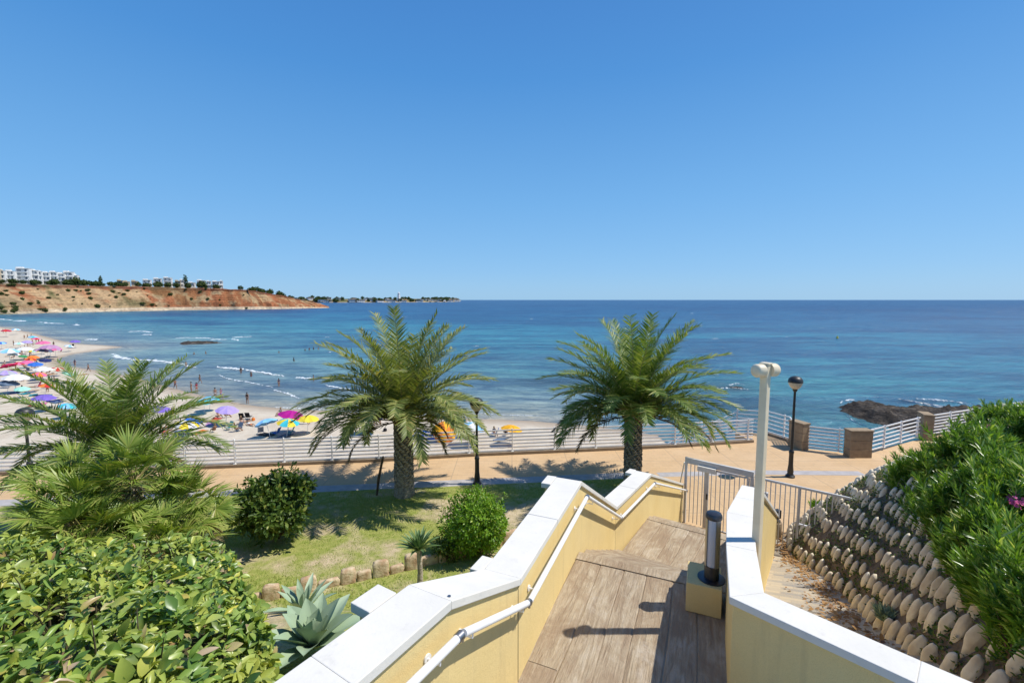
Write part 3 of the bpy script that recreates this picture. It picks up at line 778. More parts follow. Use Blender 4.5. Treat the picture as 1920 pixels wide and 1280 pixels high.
# cream lamp post with twin spot head
cp = empty('floodlight_post', (2.515, 4.45, 1.6), 0, 'tall cream square post with twin round spotlights rising behind the right wall', 'lamp post')
b = B(); b.box((2.515, 4.45, 3.98), (.074, .074, 4.76), .62); b.out('post', CREAM_METAL, cp, bevel=.008)
b = B(); b.box((2.515, 4.45, 6.372), (.088, .088, .02), .62); b.out('post_cap', CREAM_METAL, cp, bevel=.004)
for s, nm in ((-1, 0), (1, 0)):
    ax = Vector((math.cos(.3), math.sin(.3), 0)) * s
    c = Vector((2.515, 4.45, 6.305)) + ax * .04
    b = B(); b.tube([c, c + ax * .02, c + ax * .075, c + ax * .09, c + ax * .10], [.066, .066, .066, .058, .035], 20); b.out('spotlight', CREAM_METAL, cp, True)

# ------------------------------------------------------------------ gate and fence
g0 = Vector((5.45, 13.76)); g1 = Vector((8.97, 10.85)); gd = (g1 - g0).normalized(); ga = math.atan2(gd.y, gd.x)
def gp(s): return g0 + gd * s
gt = empty('gate', (*gp(.95), 0), 0, 'light grey barred metal gate with white closer box between yellow walls', 'gate')
def bar(s, z0, z1, w, d, name, root, m=GREY_METAL, off=0, bevel=.004):
    p = gp(s) + Vector((-gd.y, gd.x)) * -off
    b = B(); b.box((p.x, p.y, (z0 + z1) / 2), (w, d, z1 - z0), ga); return b.out(name, m, root, bevel=bevel)
def hbar(s0, s1, z, h, d, name, root, m=GREY_METAL, off=0):
    p = gp((s0 + s1) / 2) + Vector((-gd.y, gd.x)) * -off
    b = B(); b.box((p.x, p.y, z), (s1 - s0, d, h), ga); return b.out(name, m, root, bevel=.004)
fr = gt
bar(.0, 0, 2.12, .07, .07, 'jamb', fr); bar(1.86, 0, 2.0, .09, .09, 'jamb', fr)
hbar(.036, 1.9, 2.03, .17, .09, 'lintel', fr)
bar(.62, .03, 1.9, .13, .06, 'stile', gt, off=.0); bar(1.76, .03, 1.9, .07, .05, 'stile', gt)
for s in (.14, .26, .38, .50): bar(s, .06, 1.94, .022, .022, 'bar', fr, bevel=0)
for s in np.linspace(.76, 1.66, 8): bar(float(s), .08, 1.86, .022, .022, 'bar', gt, bevel=0)
hbar(.69, 1.72, .06, .05, .04, 'bottom_rail', gt); hbar(.69, 1.72, 1.885, .045, .04, 'top_rail', gt)
hbar(.38, .90, 1.90, .15, .11, 'closer_box', gt, WHITE_CAP, off=.11)
bar(.66, .95, 1.12, .05, .03, 'lock', gt, BLACK_IRON, off=.05)
fe = empty('barred_fence', (*gp(1.95), 0), 0, 'light grey barred metal fence sloping right from the cream post to the cobbled bank', 'fence')
bar(1.96, 0, 1.95, .06, .06, 'post', fe)
V_ = [(gp(s), z) for s, z in ((1.9, 1.98), (4.55, 1.98))]
hbar(1.99, 4.6, 1.96, .06, .06, 'top_rail', fe)
hbar(1.99, 3.0, .07, .05, .05, 'bottom_rail', fe, WHITE_METAL); hbar(3.02, 4.3, .93, .05, .05, 'bottom_rail', fe, WHITE_METAL)
for i, s in enumerate(np.arange(2.10, 4.55, .118)):
    bar(float(s), .1 if s < 3.0 else .95, 1.93, .024, .024, 'bar', fe, bevel=0)
bar(3.01, .05, 1.93, .05, .05, 'post', fe)
for s0, a_ in ((2.02, 1), (-.05, -1)):
    p = gp(s0); q = gp(s0) + Vector((-.15 * a_, .75 if a_ < 0 else .6))
    b = B(); b.tube([(p.x, p.y + .03, 1.93), (q.x, q.y, .85 if a_ < 0 else .3)], .02, 6); b.out('brace', WHITE_METAL, fe if a_ > 0 else fr)
# intercom column seen through the fence
ip = gp(2.35) + Vector((.15, .55))
it = empty('entry_column', (ip.x, ip.y, 0), 0, 'slim grey entry column with a small blue sign behind the barred fence', 'sign post')
b = B(); b.box((ip.x, ip.y, .7), (.16, .10, 1.4), ga); b.out('column', GREY_METAL, it, bevel=.005)
b = B(); b.box((ip.x - .035, ip.y - .055, 1.27), (.11, .012, .17), ga); b.out('blue_sign', simple('blue_sign_paint', (.07, .15, .42)), it)
bp = gp(2.55) + Vector((.3, .55))
wb = empty('litter_bin', (bp.x, bp.y, 0), 0, 'small tan litter bin with black top standing behind the barred fence', 'bin')
b = B(); b.lathe([(.11, 0), (.14, .04), (.15, .42), (.14, .44)], (bp.x, bp.y, .12), 16); b.out('bucket', PILLAR_STONE, wb, True)
b = B(); b.lathe([(.10, .44), (.10, .5)], (bp.x, bp.y, .12), 14); b.box((bp.x, bp.y, .80), (.17, .14, .24), .3); b.tube([(bp.x, bp.y, 0), (bp.x, bp.y, .14)], .04); b.out('top_box', BLACK_IRON, wb)
# ------------------------------------------------------------------ ground of the garden and of the path
def wall_x(y):
    ys_ = [-2, -.55, 2.15, 2.8, 3.81, 5.97, 8.2, 9.82, 13.62, 17.4]; xs_ = [-3.5, -2.6, -.83, -.42, .05, .92, 1.95, 3.09, 5.33, 5.6]
    return np.interp(y, ys_, xs_) - .14
def ground_z(x, y):
    t = np.clip((9.8 - y) / 6.3, 0, 1); t = t * t * (3 - 2 * t)
    return .03 + t * 3.95 + .05 * (fbm(x * .8, y * .8, 3, 4) - .5)
ny_, nx_ = 150, 150
vy = np.linspace(0, 1, ny_); vx = np.linspace(0, 1, nx_) ** 1.6
Vg = np.zeros((ny_, nx_, 3))
for i, a in enumerate(vy):
    for j, c in enumerate(vx):
        y = -1.5 + a * (LAWN_EDGE(0) + 1.5); x = wall_x(y) * (1 - c) + -34 * c
        y2 = y + (LAWN_EDGE(x) - LAWN_EDGE(0)) * a
        x2 = wall_x(min(y2, 17.3)) * (1 - c) - 34 * c
        Vg[i, j] = (x2, y2, 0)
Vg[..., 2] = ground_z(Vg[..., 0], Vg[..., 1])
tag(mk('lawn', Vg.reshape(-1, 3), grid_faces(ny_, nx_)[:, ::-1], LAWN, smooth=True), kind='structure')

def bare(x, y):
    """worn sandy patches of the lawn"""
    return fbm(x * .45 + 3, y * .45, 4, 1) + .50 * np.exp(-((x + .9) / 1.5) ** 2 - ((y - 14.2) / 1.3) ** 2) + .22 * np.exp(-((x + 3.2) / 1.2) ** 2 - ((y - 12.2) / .8) ** 2)
GRASS = leafmat('grass_blades', [(0, (.20, .32, .045)), (.4, (.30, .42, .07)), (.75, (.42, .48, .11)), (1, (.58, .50, .22))], .6, .2, .35)
n = 85000
gx = RNG.uniform(-14, 5.4, n); gy = RNG.uniform(8.0, 17.2, n)
ok = (gx < wall_x(gy) - .1) & (gy < LAWN_EDGE(gx) - .06)
keep = RNG.random(n) > np.clip((bare(gx, gy) - .49) * 7, .12, .94)
gx, gy = gx[ok & keep], gy[ok & keep]; n = len(gx)
Tt = np.array([(-.5, 0, 0), (.5, 0, 0), (0, 1, 0)]); Ff = np.array([[0, 1, 2]])
D = np.stack([RNG.normal(0, .55, n), RNG.normal(0, .55, n), np.ones(n)], 1)
hgt_ = RNG.uniform(.025, .055, n) * (1 + .8 * (gy < 10.9))
V, F = scatter(Tt, Ff, np.stack([gx, gy, ground_z(gx, gy) - .005], 1), frames(D, rand_unit(n)), np.stack([RNG.uniform(.012, .022, n), hgt_, hgt_], 1))
tag(mk('grass', V, F, GRASS), kind='stuff', label='short green turf with worn sandy patches on the lawn', cat='grass')

# stone edging between lawn and bed
rng = random.Random(3)
edge = interp([(-6.6, 9.7), (-5.1, 10.2), (-4.2, 10.6), (-2.9, 11.1), (-1.5, 11.75), (-.6, 12.2), (.3, 12.7), (1.3, 13.2)], 100)
se = empty('stone_edging', (-4.2, 10.6, 0), 0, 'row of upright sandstone slabs edging the garden bed below the lawn', 'edging')
s = 0; L = np.r_[0, np.cumsum(np.linalg.norm(np.diff(edge, axis=0), axis=1))]; k = 0
while s < L[-1] - .4:
    w = rng.choice([.50, .40, .54, .36]); h = (.46 if k % 2 == 0 else .30) * rng.uniform(.85, 1.1)
    x, y = [np.interp(s + w / 2, L, edge[:, q]) for q in (0, 1)]
    x2, y2 = [np.interp(s + w, L, edge[:, q]) for q in (0, 1)]
    a = math.atan2(y2 - y, x2 - x); d_ = .17 if k % 2 == 0 else .12
    bm = bmesh.new(); bmesh.ops.create_cube(bm, size=1)
    bmesh.ops.subdivide_edges(bm, edges=bm.edges, cuts=4, use_grid_fill=True)
    for v in bm.verts:
        c = v.co; q = Vector((c.x, c.y, c.z)); 
        r_ = max(abs(c.x), abs(c.z)) * 2; e = (abs(c.x * 2) ** 6 + abs(c.z * 2) ** (5 if c.z > 0 else 9) + abs(c.y * 2) ** 6) ** (1 / 6)
        if e > 1: q = q / e
        q += Vector((rng.uniform(-1, 1), rng.uniform(-1, 1), rng.uniform(-1, 1))) * .028
        v.co = Vector((q.x * w, q.y * d_, (q.z + .35) * h))
    bm.transform(Matrix.Translation((x - se.location.x, y - se.location.y, .0)) @ Matrix.Rotation(a + rng.uniform(-.1, .1), 4, 'Z') @ Matrix.Rotation(rng.uniform(-.15, .1), 4, 'X'))
    me = bpy.data.meshes.new('slab'); bm.to_mesh(me); bm.free(); link('slab', me, SANDSTONE, se, True)
    s += w + .02; k += 1
for i, (x, y, sc) in enumerate([(.15, 11.55, .26), (-.05, 11.4, .18), (.38, 11.7, .2)]):
    bm = bmesh.new(); bmesh.ops.create_icosphere(bm, subdivisions=2, radius=sc / 2)
    for v in bm.verts: v.co = Vector((v.co.x * 1.3, v.co.y, v.co.z * .8)) * rng.uniform(.85, 1.12)
    me = bpy.data.meshes.new('stone'); bm.to_mesh(me); bm.free()
    o = link('garden_stone', me, SANDSTONE, None, True); o.location = (x - .35, y - .9, float(ground_z(np.array(x), np.array(y - .9))) + .05)
    tag(o, ['larger reddish rubble stone lying in the grass of the bed', 'smallest rubble stone lying in the grass of the bed', 'middle-sized rubble stone nearest the yellow stair wall'][i], 'stone')

# path beside the stairs and the cobbled bank
L0 = np.array([(22, 21.6, .05), (17.6, 18.9, .05), (13.2, 16.6, .05), (9.8, 14.2, .05), (7.95, 12.75, .06), (7.35, 11.3, .25), (6.95, 9.6, .85), (6.35, 8.0, 1.3), (5.55, 6.3, 2.0), (4.75, 4.7, 2.9), (4.3, 3.3, 3.6), (4.6, 1.5, 3.9)])
L1 = np.array([(24, 17.5, 2.3), (18.6, 15.8, 2.3), (15, 13.7, 2.5), (12.3, 12.3, 2.8), (10.5, 11.0, 3.1), (9.6, 9.8, 3.3), (9.0, 8.4, 3.6), (8.2, 7.0, 3.9), (7.4, 5.6, 4.15), (6.6, 4.2, 4.5), (6.2, 2.8, 4.8), (6.4, 1.0, 5)])
nU = 230
A0 = interp(L0, nU)
s0 = np.r_[0, np.cumsum(np.linalg.norm(np.diff(L0, axis=0), axis=1))]; sA = np.linspace(0, s0[-1], nU)
A1 = np.stack([np.interp(sA, s0, L1[:, k]) for k in range(3)], 1)
for _ in range(10):
    A1[1:-1] = (A1[:-2] + A1[1:-1] * 2 + A1[2:]) / 4; A0[1:-1] = (A0[:-2] + A0[1:-1] * 2 + A0[2:]) / 4
def bank(u, v):
    """u 0..1 along, v 0..1 up"""
    f = np.clip(u, 0, 1) * (nU - 1); i0 = np.minimum(f.astype(int), nU - 2); t = (f - i0)[..., None]
    a = A0[i0] * (1 - t) + A0[i0 + 1] * t; c = A1[i0] * (1 - t) + A1[i0 + 1] * t
    vv_ = np.asarray(v)[..., None]
    p = a * (1 - vv_) + c * vv_
    p[..., 2] += .38 * np.sin(np.clip(vv_[..., 0], 0, 1) * PI)
    return p
uu = np.linspace(0, 1, 260); vb = np.r_[np.linspace(0, 1, 40), 1.6, 3.5]
U_, V_2 = np.meshgrid(uu, vb)
Pb = bank(U_.ravel(), np.minimum(V_2.ravel(), 1)).reshape(*U_.shape, 3)
ext = (V_2 > 1)[..., None] * (A1 - A0)[(U_ * (nU - 1)).astype(int)] * np.array([1, 1, .12]) * (V_2 - 1)[..., None]
Pb = Pb + ext
Pb[..., 2] += (fbm(Pb[..., 0] * 3, Pb[..., 1] * 3, 4, 2) - .5) * .14
rwl = empty('cobbled_bank', (7.95, 12.75, 0), 0, 'sloping retaining bank studded with rows of upright cream cobbles below the oleander', 'retaining wall')
mk('earth_face', Pb.reshape(-1, 3), grid_faces(*U_.shape), SOIL, rwl, True)
# cobbles in rows: the hundred nearest the stairs as parts, the rest in one
cob = []
Ltot = sA[-1]
rows_n = 8
for r in range(rows_n):
    v = .03 + r / rows_n * .93
    u = (.5 * (r % 2)) * .3 / Ltot
    while u < 1:
        uj = u + rng.uniform(-.04, .04) / Ltot; vj = v + rng.uniform(-.018, .018)
        p = bank(np.array([uj]), np.array([vj]))[0]; pn = bank(np.array([min(uj + .004, 1)]), np.array([vj]))[0]; pv = bank(np.array([uj]), np.array([vj + .02]))[0]
        along = Vector(pn - p).normalized(); up = Vector(pv - p).normalized(); nn = along.cross(up).normalized()
        if nn.z < 0: nn = -nn
        sz = 1.0 + .22 * max(0, (7 - p[1]) / 4)
        cob.append((p, along, up, nn, sz * rng.uniform(.85, 1.12)))
        u += .335 * sz * rng.uniform(.92, 1.08) / Ltot
def cobble(p, al, up, nn, s_, bm, sub=2):
    tmp = bmesh.new(); bmesh.ops.create_icosphere(tmp, subdivisions=sub, radius=1)
    w, h, dd = .047 * s_ * rng.uniform(.75, 1.25), .205 * s_ * rng.uniform(.8, 1.1), .062 * s_
    zup = (Vector((0, 0, 1)) * .9 + up * .3 - nn * .1).normalized()
    out_ = (nn + Vector((nn.x, nn.y, 0)) * .8).normalized(); sd_ = zup.cross(out_).normalized(); out_ = sd_.cross(zup)
    tw = rng.uniform(-.2, .2); sd2 = sd_ * math.cos(tw) + zup * math.sin(tw); z2 = sd2.cross(out_) * -1
    ph = rng.uniform(0, 9)
    for vtx in tmp.verts:
        c = vtx.co; f = 1 + .11 * math.sin(c.x * 4 + ph) + .07 * math.sin(c.z * 5 + ph * 2) + .05 * math.sin(c.y * 7 + c.z * 5 + ph)
        tap = 1 - .18 * c.z
        q = sd2 * (c.x * w * f * tap) + zup * (c.z * h * f) + out_ * (c.y * dd * f + .035)
        vtx.co = q + Vector(p) - rwl.location
    me_ = bpy.data.meshes.new('t'); tmp.to_mesh(me_); tmp.free(); bm.from_mesh(me_); bpy.data.meshes.remove(me_)
cob.sort(key=lambda c: (c[0][0] ** 2 + c[0][1] ** 2) + 60 * (c[0][2] > 3.6))
for c in cob[:100]:
    bm = bmesh.new(); cobble(*c, bm, 3); me = bpy.data.meshes.new('cobble'); bm.to_mesh(me); bm.free(); link('cobble', me, PEBBLE, rwl, True)
bm = bmesh.new()
for c in cob[100:]: cobble(*c, bm)
me = bpy.data.meshes.new('cobbles'); bm.to_mesh(me); bm.free(); tag(link('cobbles', me, PEBBLE, rwl, True), kind='stuff')

# path: paved sheet between right wall and bank
wl = interp([(7.9, 12.75), (7.42, 12.5), (6.3, 10.6), (5.0, 8.6), (3.75, 6.6), (2.75, 5.0), (2.3, 4.1), (2.05, 3.6), (2.9, 2.8), (4.3, 1.3)], 60)
bs = interp(np.array([(8.05, 12.95, 0), *L0[4:].tolist()])[:, :2], 60)
zb_ = np.interp(bs[:, 1], L0[::-1, 1], L0[::-1, 2])
Vp = []
for i in range(60):
    for q in np.linspace(-.12, 1.12, 12):
        x = wl[i, 0] * (1 - q) + bs[i, 0] * q; y = wl[i, 1] * (1 - q) + bs[i, 1] * q
        Vp.append((x, y, zb_[i] + .012 + (.05 * max(0, q - .6))))
tag(mk('side_path', Vp, grid_faces(60, 12), TILES), kind='structure')
# fallen leaves, low bank weeds
LITTER = leafmat('fallen_leaves', [(0, (.32, .17, .06)), (.5, (.42, .26, .12)), (1, (.24, .13, .07))], .8, .1, .1)
n = 900
q = RNG.random(n) ** .6; ii = RNG.integers(0, 42, n); q2 = np.where(RNG.random(n) < .5, 1 - q * .25, .7 + RNG.normal(0, .15, n))
px_ = wl[ii, 0] * (1 - q2) + bs[ii, 0] * q2; py_ = wl[ii, 1] * (1 - q2) + bs[ii, 1] * q2
V, F = scatter(*LEAF_OVAL, np.stack([px_, py_, zb_[ii] + .05], 1), frames(np.stack([RNG.normal(size=n), RNG.normal(size=n), RNG.normal(0, .3, n)], 1), np.tile([0, 0, 1.], (n, 1))), RNG.uniform(.05, .12, n))
tag(mk('fallen_leaves', V, F, LITTER), kind='stuff', label='dry brown leaves fallen along the foot of the cobbled bank', cat='leaves')
WEED = leafmat('bank_creeper', [(0, (.05, .10, .025)), (.5, (.09, .15, .035)), (.85, (.17, .23, .06)), (1, (.32, .28, .12))], .6, .2, .25)
n = 46000
ub = RNG.random(n); vbb = RNG.random(n)
msk = fbm(ub * 60, vbb * 7, 4, 3) > .44 - .1 * vbb
ub, vbb = ub[msk], vbb[msk]; n = len(ub)
P = bank(ub, vbb); P[:, 2] += RNG.uniform(.0, .09, n)
V, F = scatter(*LEAF_OVAL, P, frames(rand_unit(n) + [-.4, 0, .5], rand_unit(n) + [0, 0, 1]), RNG.uniform(.025, .07, n))
tag(mk('bank_creeper', V, F, WEED), kind='stuff', label='low green creeper growing between the cobbles of the bank', cat='ground cover')
# ------------------------------------------------------------------ palms
PALM_GREEN = leafmat('date_palm_leaflets', [(0, (.12, .16, .04)), (.35, (.20, .25, .065)), (.7, (.30, .34, .10)), (.9, (.42, .42, .15)), (1, (.46, .38, .15))], .45, .4, .38)
PALM_YOUNG = leafmat('young_date_palm_leaflets', [(0, (.095, .16, .03)), (.4, (.155, .235, .045)), (.8, (.25, .32, .08)), (1, (.42, .42, .15))], .45, .4, .38)
PALM_DRY = leafmat('dry_palm_leaflets', [(0, (.14, .10, .055)), (.5, (.21, .16, .09)), (1, (.10, .10, .05))], .8, .1, .1)
RACHIS = simple('palm_rachis', (.25, .25, .09), (.36, .28, .10), 3, .5, .4)
FRUIT = simple('orange_date_stalks', (.55, .30, .05), (.42, .24, .06), 20, .7)
QL = np.array([(-.4, 0, 0), (.4, 0, 0), (.5, .45, -.02), (-.5, .45, -.02), (-.12, 1, -.10), (.12, 1, -.10)], float); QF = np.array([[0, 1, 2, 3], [3, 2, 5, 4]])
def frond_curve(c, az, el, L, droop, n=16):
    pts = []; p = Vector(c); e = el
    h = Vector((math.cos(az), math.sin(az), 0)); ds = L / (n - 1)
    for i in range(n):
        pts.append(p.copy()); t = i / (n - 1)
        e = el - droop * t ** 1.5
        p = p + (h * math.cos(e) + Vector((0, 0, 1)) * math.sin(e)) * ds
    return pts
def fronds(specs, name_m, root, part_name, nl=46, ll=.46, lw=.040, sheath=True):
    P = []; D = []; Nn = []; S = []; rb = B()
    for (c, az, el, L, dr) in specs:
        pts = frond_curve(c, az, el, L, dr)
        rb.tube([pts[0], pts[4], pts[8], pts[12], pts[15]], [.030, .020, .013, .008, .003], 5, False)
        side = Vector((-math.sin(az), math.cos(az), 0))
        for j in range(nl):
            t = .13 + .87 * (j + .5) / nl
            f = t * 15; i0 = min(int(f), 14); p = pts[i0].lerp(pts[i0 + 1], f - i0)
            tg = (pts[i0 + 1] - pts[i0]).normalized(); nn = side.cross(tg).normalized() * -1
            if nn.z < 0 and abs(el) < 1.5: nn = nn if nn.dot(Vector((0, 0, 1))) > 0 else -nn
            prof = (min(1, .35 + t * 2.6)) * (1 - max(0, t - .55) ** 1.3 * 1.6)
            for sg in (-1, 1):
                fw = .75 + .55 * t + random.gauss(0, .10)
                d = side * sg * (1.0 + random.gauss(0, .08)) + tg * fw + nn * (random.choice((.12, .42, .6)) + random.gauss(0, .10))
                d.z -= .10 + .12 * (t > .5)
                d.normalize()
                P.append(p); D.append(d); Nn.append((nn + side * sg * -.5 + Vector((random.gauss(0, .25), random.gauss(0, .25), random.gauss(0, .25)))).normalized())
                S.append((lw * random.uniform(.8, 1.2), ll * prof * random.uniform(.85, 1.15), ll * prof * random.uniform(.3, 1.6)))
    V, F = scatter(QL, QF, np.array(P), frames(np.array(D), np.array(Nn)), np.array(S))
    o = mk(part_name, V, F, name_m, root)
    rb.out('frond_stem' if part_name == 'crown' else 'dry_frond_stem', RACHIS if name_m is not PALM_DRY else PALM_DRY, o if False else root)
    return o
def trunk(root, x, y, z0, z1, r0, r1, lean=(0, 0), name='trunk'):
    """palm trunk clad in a spiral of old leaf bases"""
    b = B(); n = 14
    pts = [(x + lean[0] * t, y + lean[1] * t, z0 + (z1 - z0) * t) for t in np.linspace(0, 1, 9)]
    b.tube(pts, [r0 * 1.25 * (1 - t) ** 3 * .3 + (r0 * (1 - t) + r1 * t) * .88 for t in np.linspace(0, 1, 9)], 14)
    rows = int((z1 - z0) / .085)
    for i in range(rows):
        t = i / rows; r = r0 * (1 - t) + r1 * t + .09 * max(0, .1 - t)
        for k in range(9):
            a = 2 * PI * (k + .5 * (i % 2)) / 9 + i * .13 + random.gauss(0, .05)
            z = z0 + (z1 - z0) * t + random.gauss(0, .01)
            cx, cy = x + lean[0] * t, y + lean[1] * t
            ca, sa = math.cos(a), math.sin(a); w = r * .36
            out = .05 + .03 * random.random()
            base = [(cx + ca * r * .85 - sa * w * s, cy + sa * r * .85 + ca * w * s, z - .03) for s in (-1, 1)]
            mid = [(cx + ca * (r + out) - sa * w * s * .8, cy + sa * (r + out) + ca * w * s * .8, z + .05) for s in (-1, 1)]
            tip = (cx + ca * (r + out * .9), cy + sa * (r + out * .9), z + .13); inn_ = (cx + ca * r * .8, cy + sa * r * .8, z + .10)
            b.add([base[0], base[1], mid[1], mid[0], tip, inn_], [(0, 1, 2, 3), (3, 2, 4), (4, 2, 5), (3, 4, 5), (0, 3, 5), (1, 5, 2)])
    return b.out(name, BARK, root)
def date_palm(x, y, z0, zc, rad, label, mat_, seed, r0=.33, r1=.27, n=64, dry=7, up=False, fruit=True, lean=(0, 0), dryspec=None):
    random.seed(seed)
    root = empty('date_palm', (x, y, z0), 0, label, 'palm tree')
    trunk(root, x, y, z0, zc - .1, r0, r1, lean)
    cx, cy = x + lean[0], y + lean[1]
    sp = []
    for i in range(n):
        f = (i + .5) / n
        az = i * 2.39996 + random.gauss(0, .12)
        el = R(87) - f ** .70 * R(82 if not up else 70) + random.gauss(0, .07)
        el += R(20) * max(0, -math.sin(az)) * f * (0 if up else 1)
        L = rad * (1.22 - .22 * f if not up else 1.02 + .18 * math.sin(f * PI)) * random.uniform(.9, 1.08)
        dr = R(34) + f * R(62 if not up else 42) + random.gauss(0, .12)
        sp.append(((cx + .12 * math.cos(az), cy + .12 * math.sin(az), zc + .25 * (1 - f) - .1), az, el, L, dr))
    fronds(sp, mat_, root, 'crown', ll=.178 * rad, nl=60)
    ds = dryspec or [(random.uniform(0, 2 * PI), R(-5), .8) for _ in range(dry)]
    fronds([((cx + .16 * math.cos(a), cy + .16 * math.sin(a), zc - .12), a, e, rad * l, R(78)) for a, e, l in ds], PALM_DRY, root, 'dry_fronds', nl=36, ll=.11 * rad)
    # cut leaf stubs under the crown
    b = B()
    for k in range(46):
        a = k * 2.4; el = R(random.uniform(35, 75)); h = random.uniform(-.45, .05); l = random.uniform(.25, .5)
        p = Vector((cx + r1 * .8 * math.cos(a), cy + r1 * .8 * math.sin(a), zc + h)); d = Vector((math.cos(a) * math.cos(el), math.sin(a) * math.cos(el), math.sin(el)))
        b.tube([p, p + d * l], [.05, .03], 5)
    b.out('leaf_stubs', STUB, root)
    if fruit:
        b = B(); 
        for a0, l0 in fruit:
            c = Vector((cx + .2 * math.cos(a0), cy + .2 * math.sin(a0), zc + .2))
            for k in range(46):
                a = a0 + random.gauss(0, .28); e = R(random.uniform(10, 50)); q = frond_curve(c, a, e, l0 * random.uniform(.7, 1), R(110), 6)
                b.tube(q, [.006, .006, .007, .010, .010, .006], 4, False)
        b.out('fruit_stalks', FRUIT, root)
    return root
STUB = simple('cut_leaf_stubs', (.34, .24, .10), (.20, .14, .07), 6, .8, .15)
date_palm(-3.87, 15.75, 0, 2.85, 3.2, 'tall grey-green date palm between the dark bush and the round bush, dry fronds hanging left', PALM_GREEN, 11, .29, .26, 70, 0,
          fruit=[(-.9, .8)], dryspec=[(R(183), R(32), 1.08), (R(188), R(10), 1.02), (R(176), R(22), 1.0), (R(200), R(-8), .7), (R(340), R(-5), .62), (R(20), R(0), .55)])
date_palm(4.45, 16.2, 0, 2.9, 3.2, 'bushy green date palm behind the zigzag coping of the stair wall', PALM_YOUNG, 23, .27, .25, 70, 0,
          fruit=[(-1.0, .9), (-.2, .6)], dryspec=[(R(190), R(20), .98), (R(200), R(2), .8), (R(350), R(0), .72), (R(335), R(10), .95), (R(175), R(30), .8)], lean=(-.02, .0))
date_palm(-11.9, 13.3, .03, 2.35, 2.9, 'young date palm at left with long arching green fronds above the fan palms', PALM_YOUNG, 31, .30, .28, 44, 4, True, fruit=None)
# leaning dead prop beside the first palm
b = B(); b.tube([(-4.85, 15.7, 0), (-4.78, 15.72, .6), (-4.62, 15.75, 1.35), (-4.6, 15.75, 1.45)], [.035, .05, .04, .02], 7)
o = b.out('wooden_stake', TWIG, empty('tree_stake', (-4.85, 15.7, 0), 0, 'dark wooden stake leaning beside the trunk of the tall date palm', 'stake'))

# fan palms: one clump of several short trunks
FAN = leafmat('fan_palm_leaves', [(0, (.14, .22, .035)), (.4, (.23, .33, .055)), (.75, (.34, .42, .085)), (1, (.46, .44, .14))], .4, .45, .35)
FANDRY = leafmat('dry_fan_leaves', [(0, (.20, .15, .08)), (1, (.34, .27, .15))], .8, .1, .1)
def fan_palm(x, y, z0, zc, n, label, seed, fl=.62, stalk=.75):
    random.seed(seed)
    root = empty('fan_palm', (x, y, z0), 0, label, 'fan palm', 'fan palms at the left of the lawn')
    trunk(root, x, y, z0, zc, .13, .12)
    P = []; D = []; Nn = []; S = []; sb = B(); dP = []; dD = []; dN = []; dS = []
    for i in range(n):
        f = (i + .5) / n; az = i * 2.39996 + random.gauss(0, .2); el = R(82) - f * R(122) + random.gauss(0, .1)
        pts = frond_curve((x, y, zc), az, el, stalk * random.uniform(.8, 1.2), R(25), 5)
        sb.tube(pts, [.016, .013, .011, .009, .008], 4, False)
        c = pts[-1]; t = (pts[-1] - pts[-2]).normalized(); side = Vector((-math.sin(az), math.cos(az), 0)); nn = t.cross(side).normalized()
        if nn.z < 0: nn = -nn
        dry = f > .86
        ns = 30; tw = random.gauss(0, .35); side2 = side * math.cos(tw) + nn * math.sin(tw); nn2 = nn * math.cos(tw) - side * math.sin(tw)
        for k in range(ns):
            a = (k / (ns - 1) - .5) * R(205)
            d = t * math.cos(a) + side2 * math.sin(a) + nn2 * (.22 * abs(math.sin(a)) + random.gauss(.04, .04))
            d.z -= .05
            ln_ = fl * (1 - .28 * abs(a) / 1.8) * random.uniform(.9, 1.08)
            tgt = (dP, dD, dN, dS) if dry else (P, D, Nn, S)
            tgt[0].append(c); tgt[1].append(d.normalized()); tgt[2].append((nn2 + Vector((random.gauss(0, .3), random.gauss(0, .3), random.gauss(0, .3)))).normalized()); tgt[3].append((.040, ln_, ln_ * random.uniform(.6, 2.2)))
    sb.out('leaf_stalks', RACHIS, root)
    FL = np.array([(-.12, 0, 0), (.12, 0, 0), (.5, .5, 0), (-.5, .5, 0), (-.06, 1, -.12), (.06, 1, -.12)], float)
    V, F = scatter(FL, QF, np.array(P), frames(np.array(D), np.array(Nn)), np.array(S)); mk('crown', V, F, FAN, root)
    if dP: V, F = scatter(FL, QF, np.array(dP), frames(np.array(dD), np.array(dN)), np.array(dS)); mk('dry_leaves', V, F, FANDRY, root)
for i, (x, y, z0, zc, n, lb) in enumerate([
    (-8.9, 10.3, .1, 2.65, 44, 'tallest yellow-green fan palm directly before the young date palm'),
    (-8.1, 10.7, .1, 1.75, 40, 'fan palm leaning over the lawn, nearest the dark bush'),
    (-9.6, 9.6, .4, 2.2, 44, 'fan palm at the left picture edge behind the hedge'),
    (-8.9, 9.1, .5, 1.85, 40, 'low fan palm just behind the hedge, with a brown stem showing'),
    (-7.7, 9.6, .2, 1.35, 32, 'lowest fan palm beside the lawn with dry tips'),
    (-10.6, 10.6, .2, 2.3, 36, 'half-hidden fan palm under the left street lamp')]):
    fan_palm(x, y, z0, zc, n, lb, 50 + i)

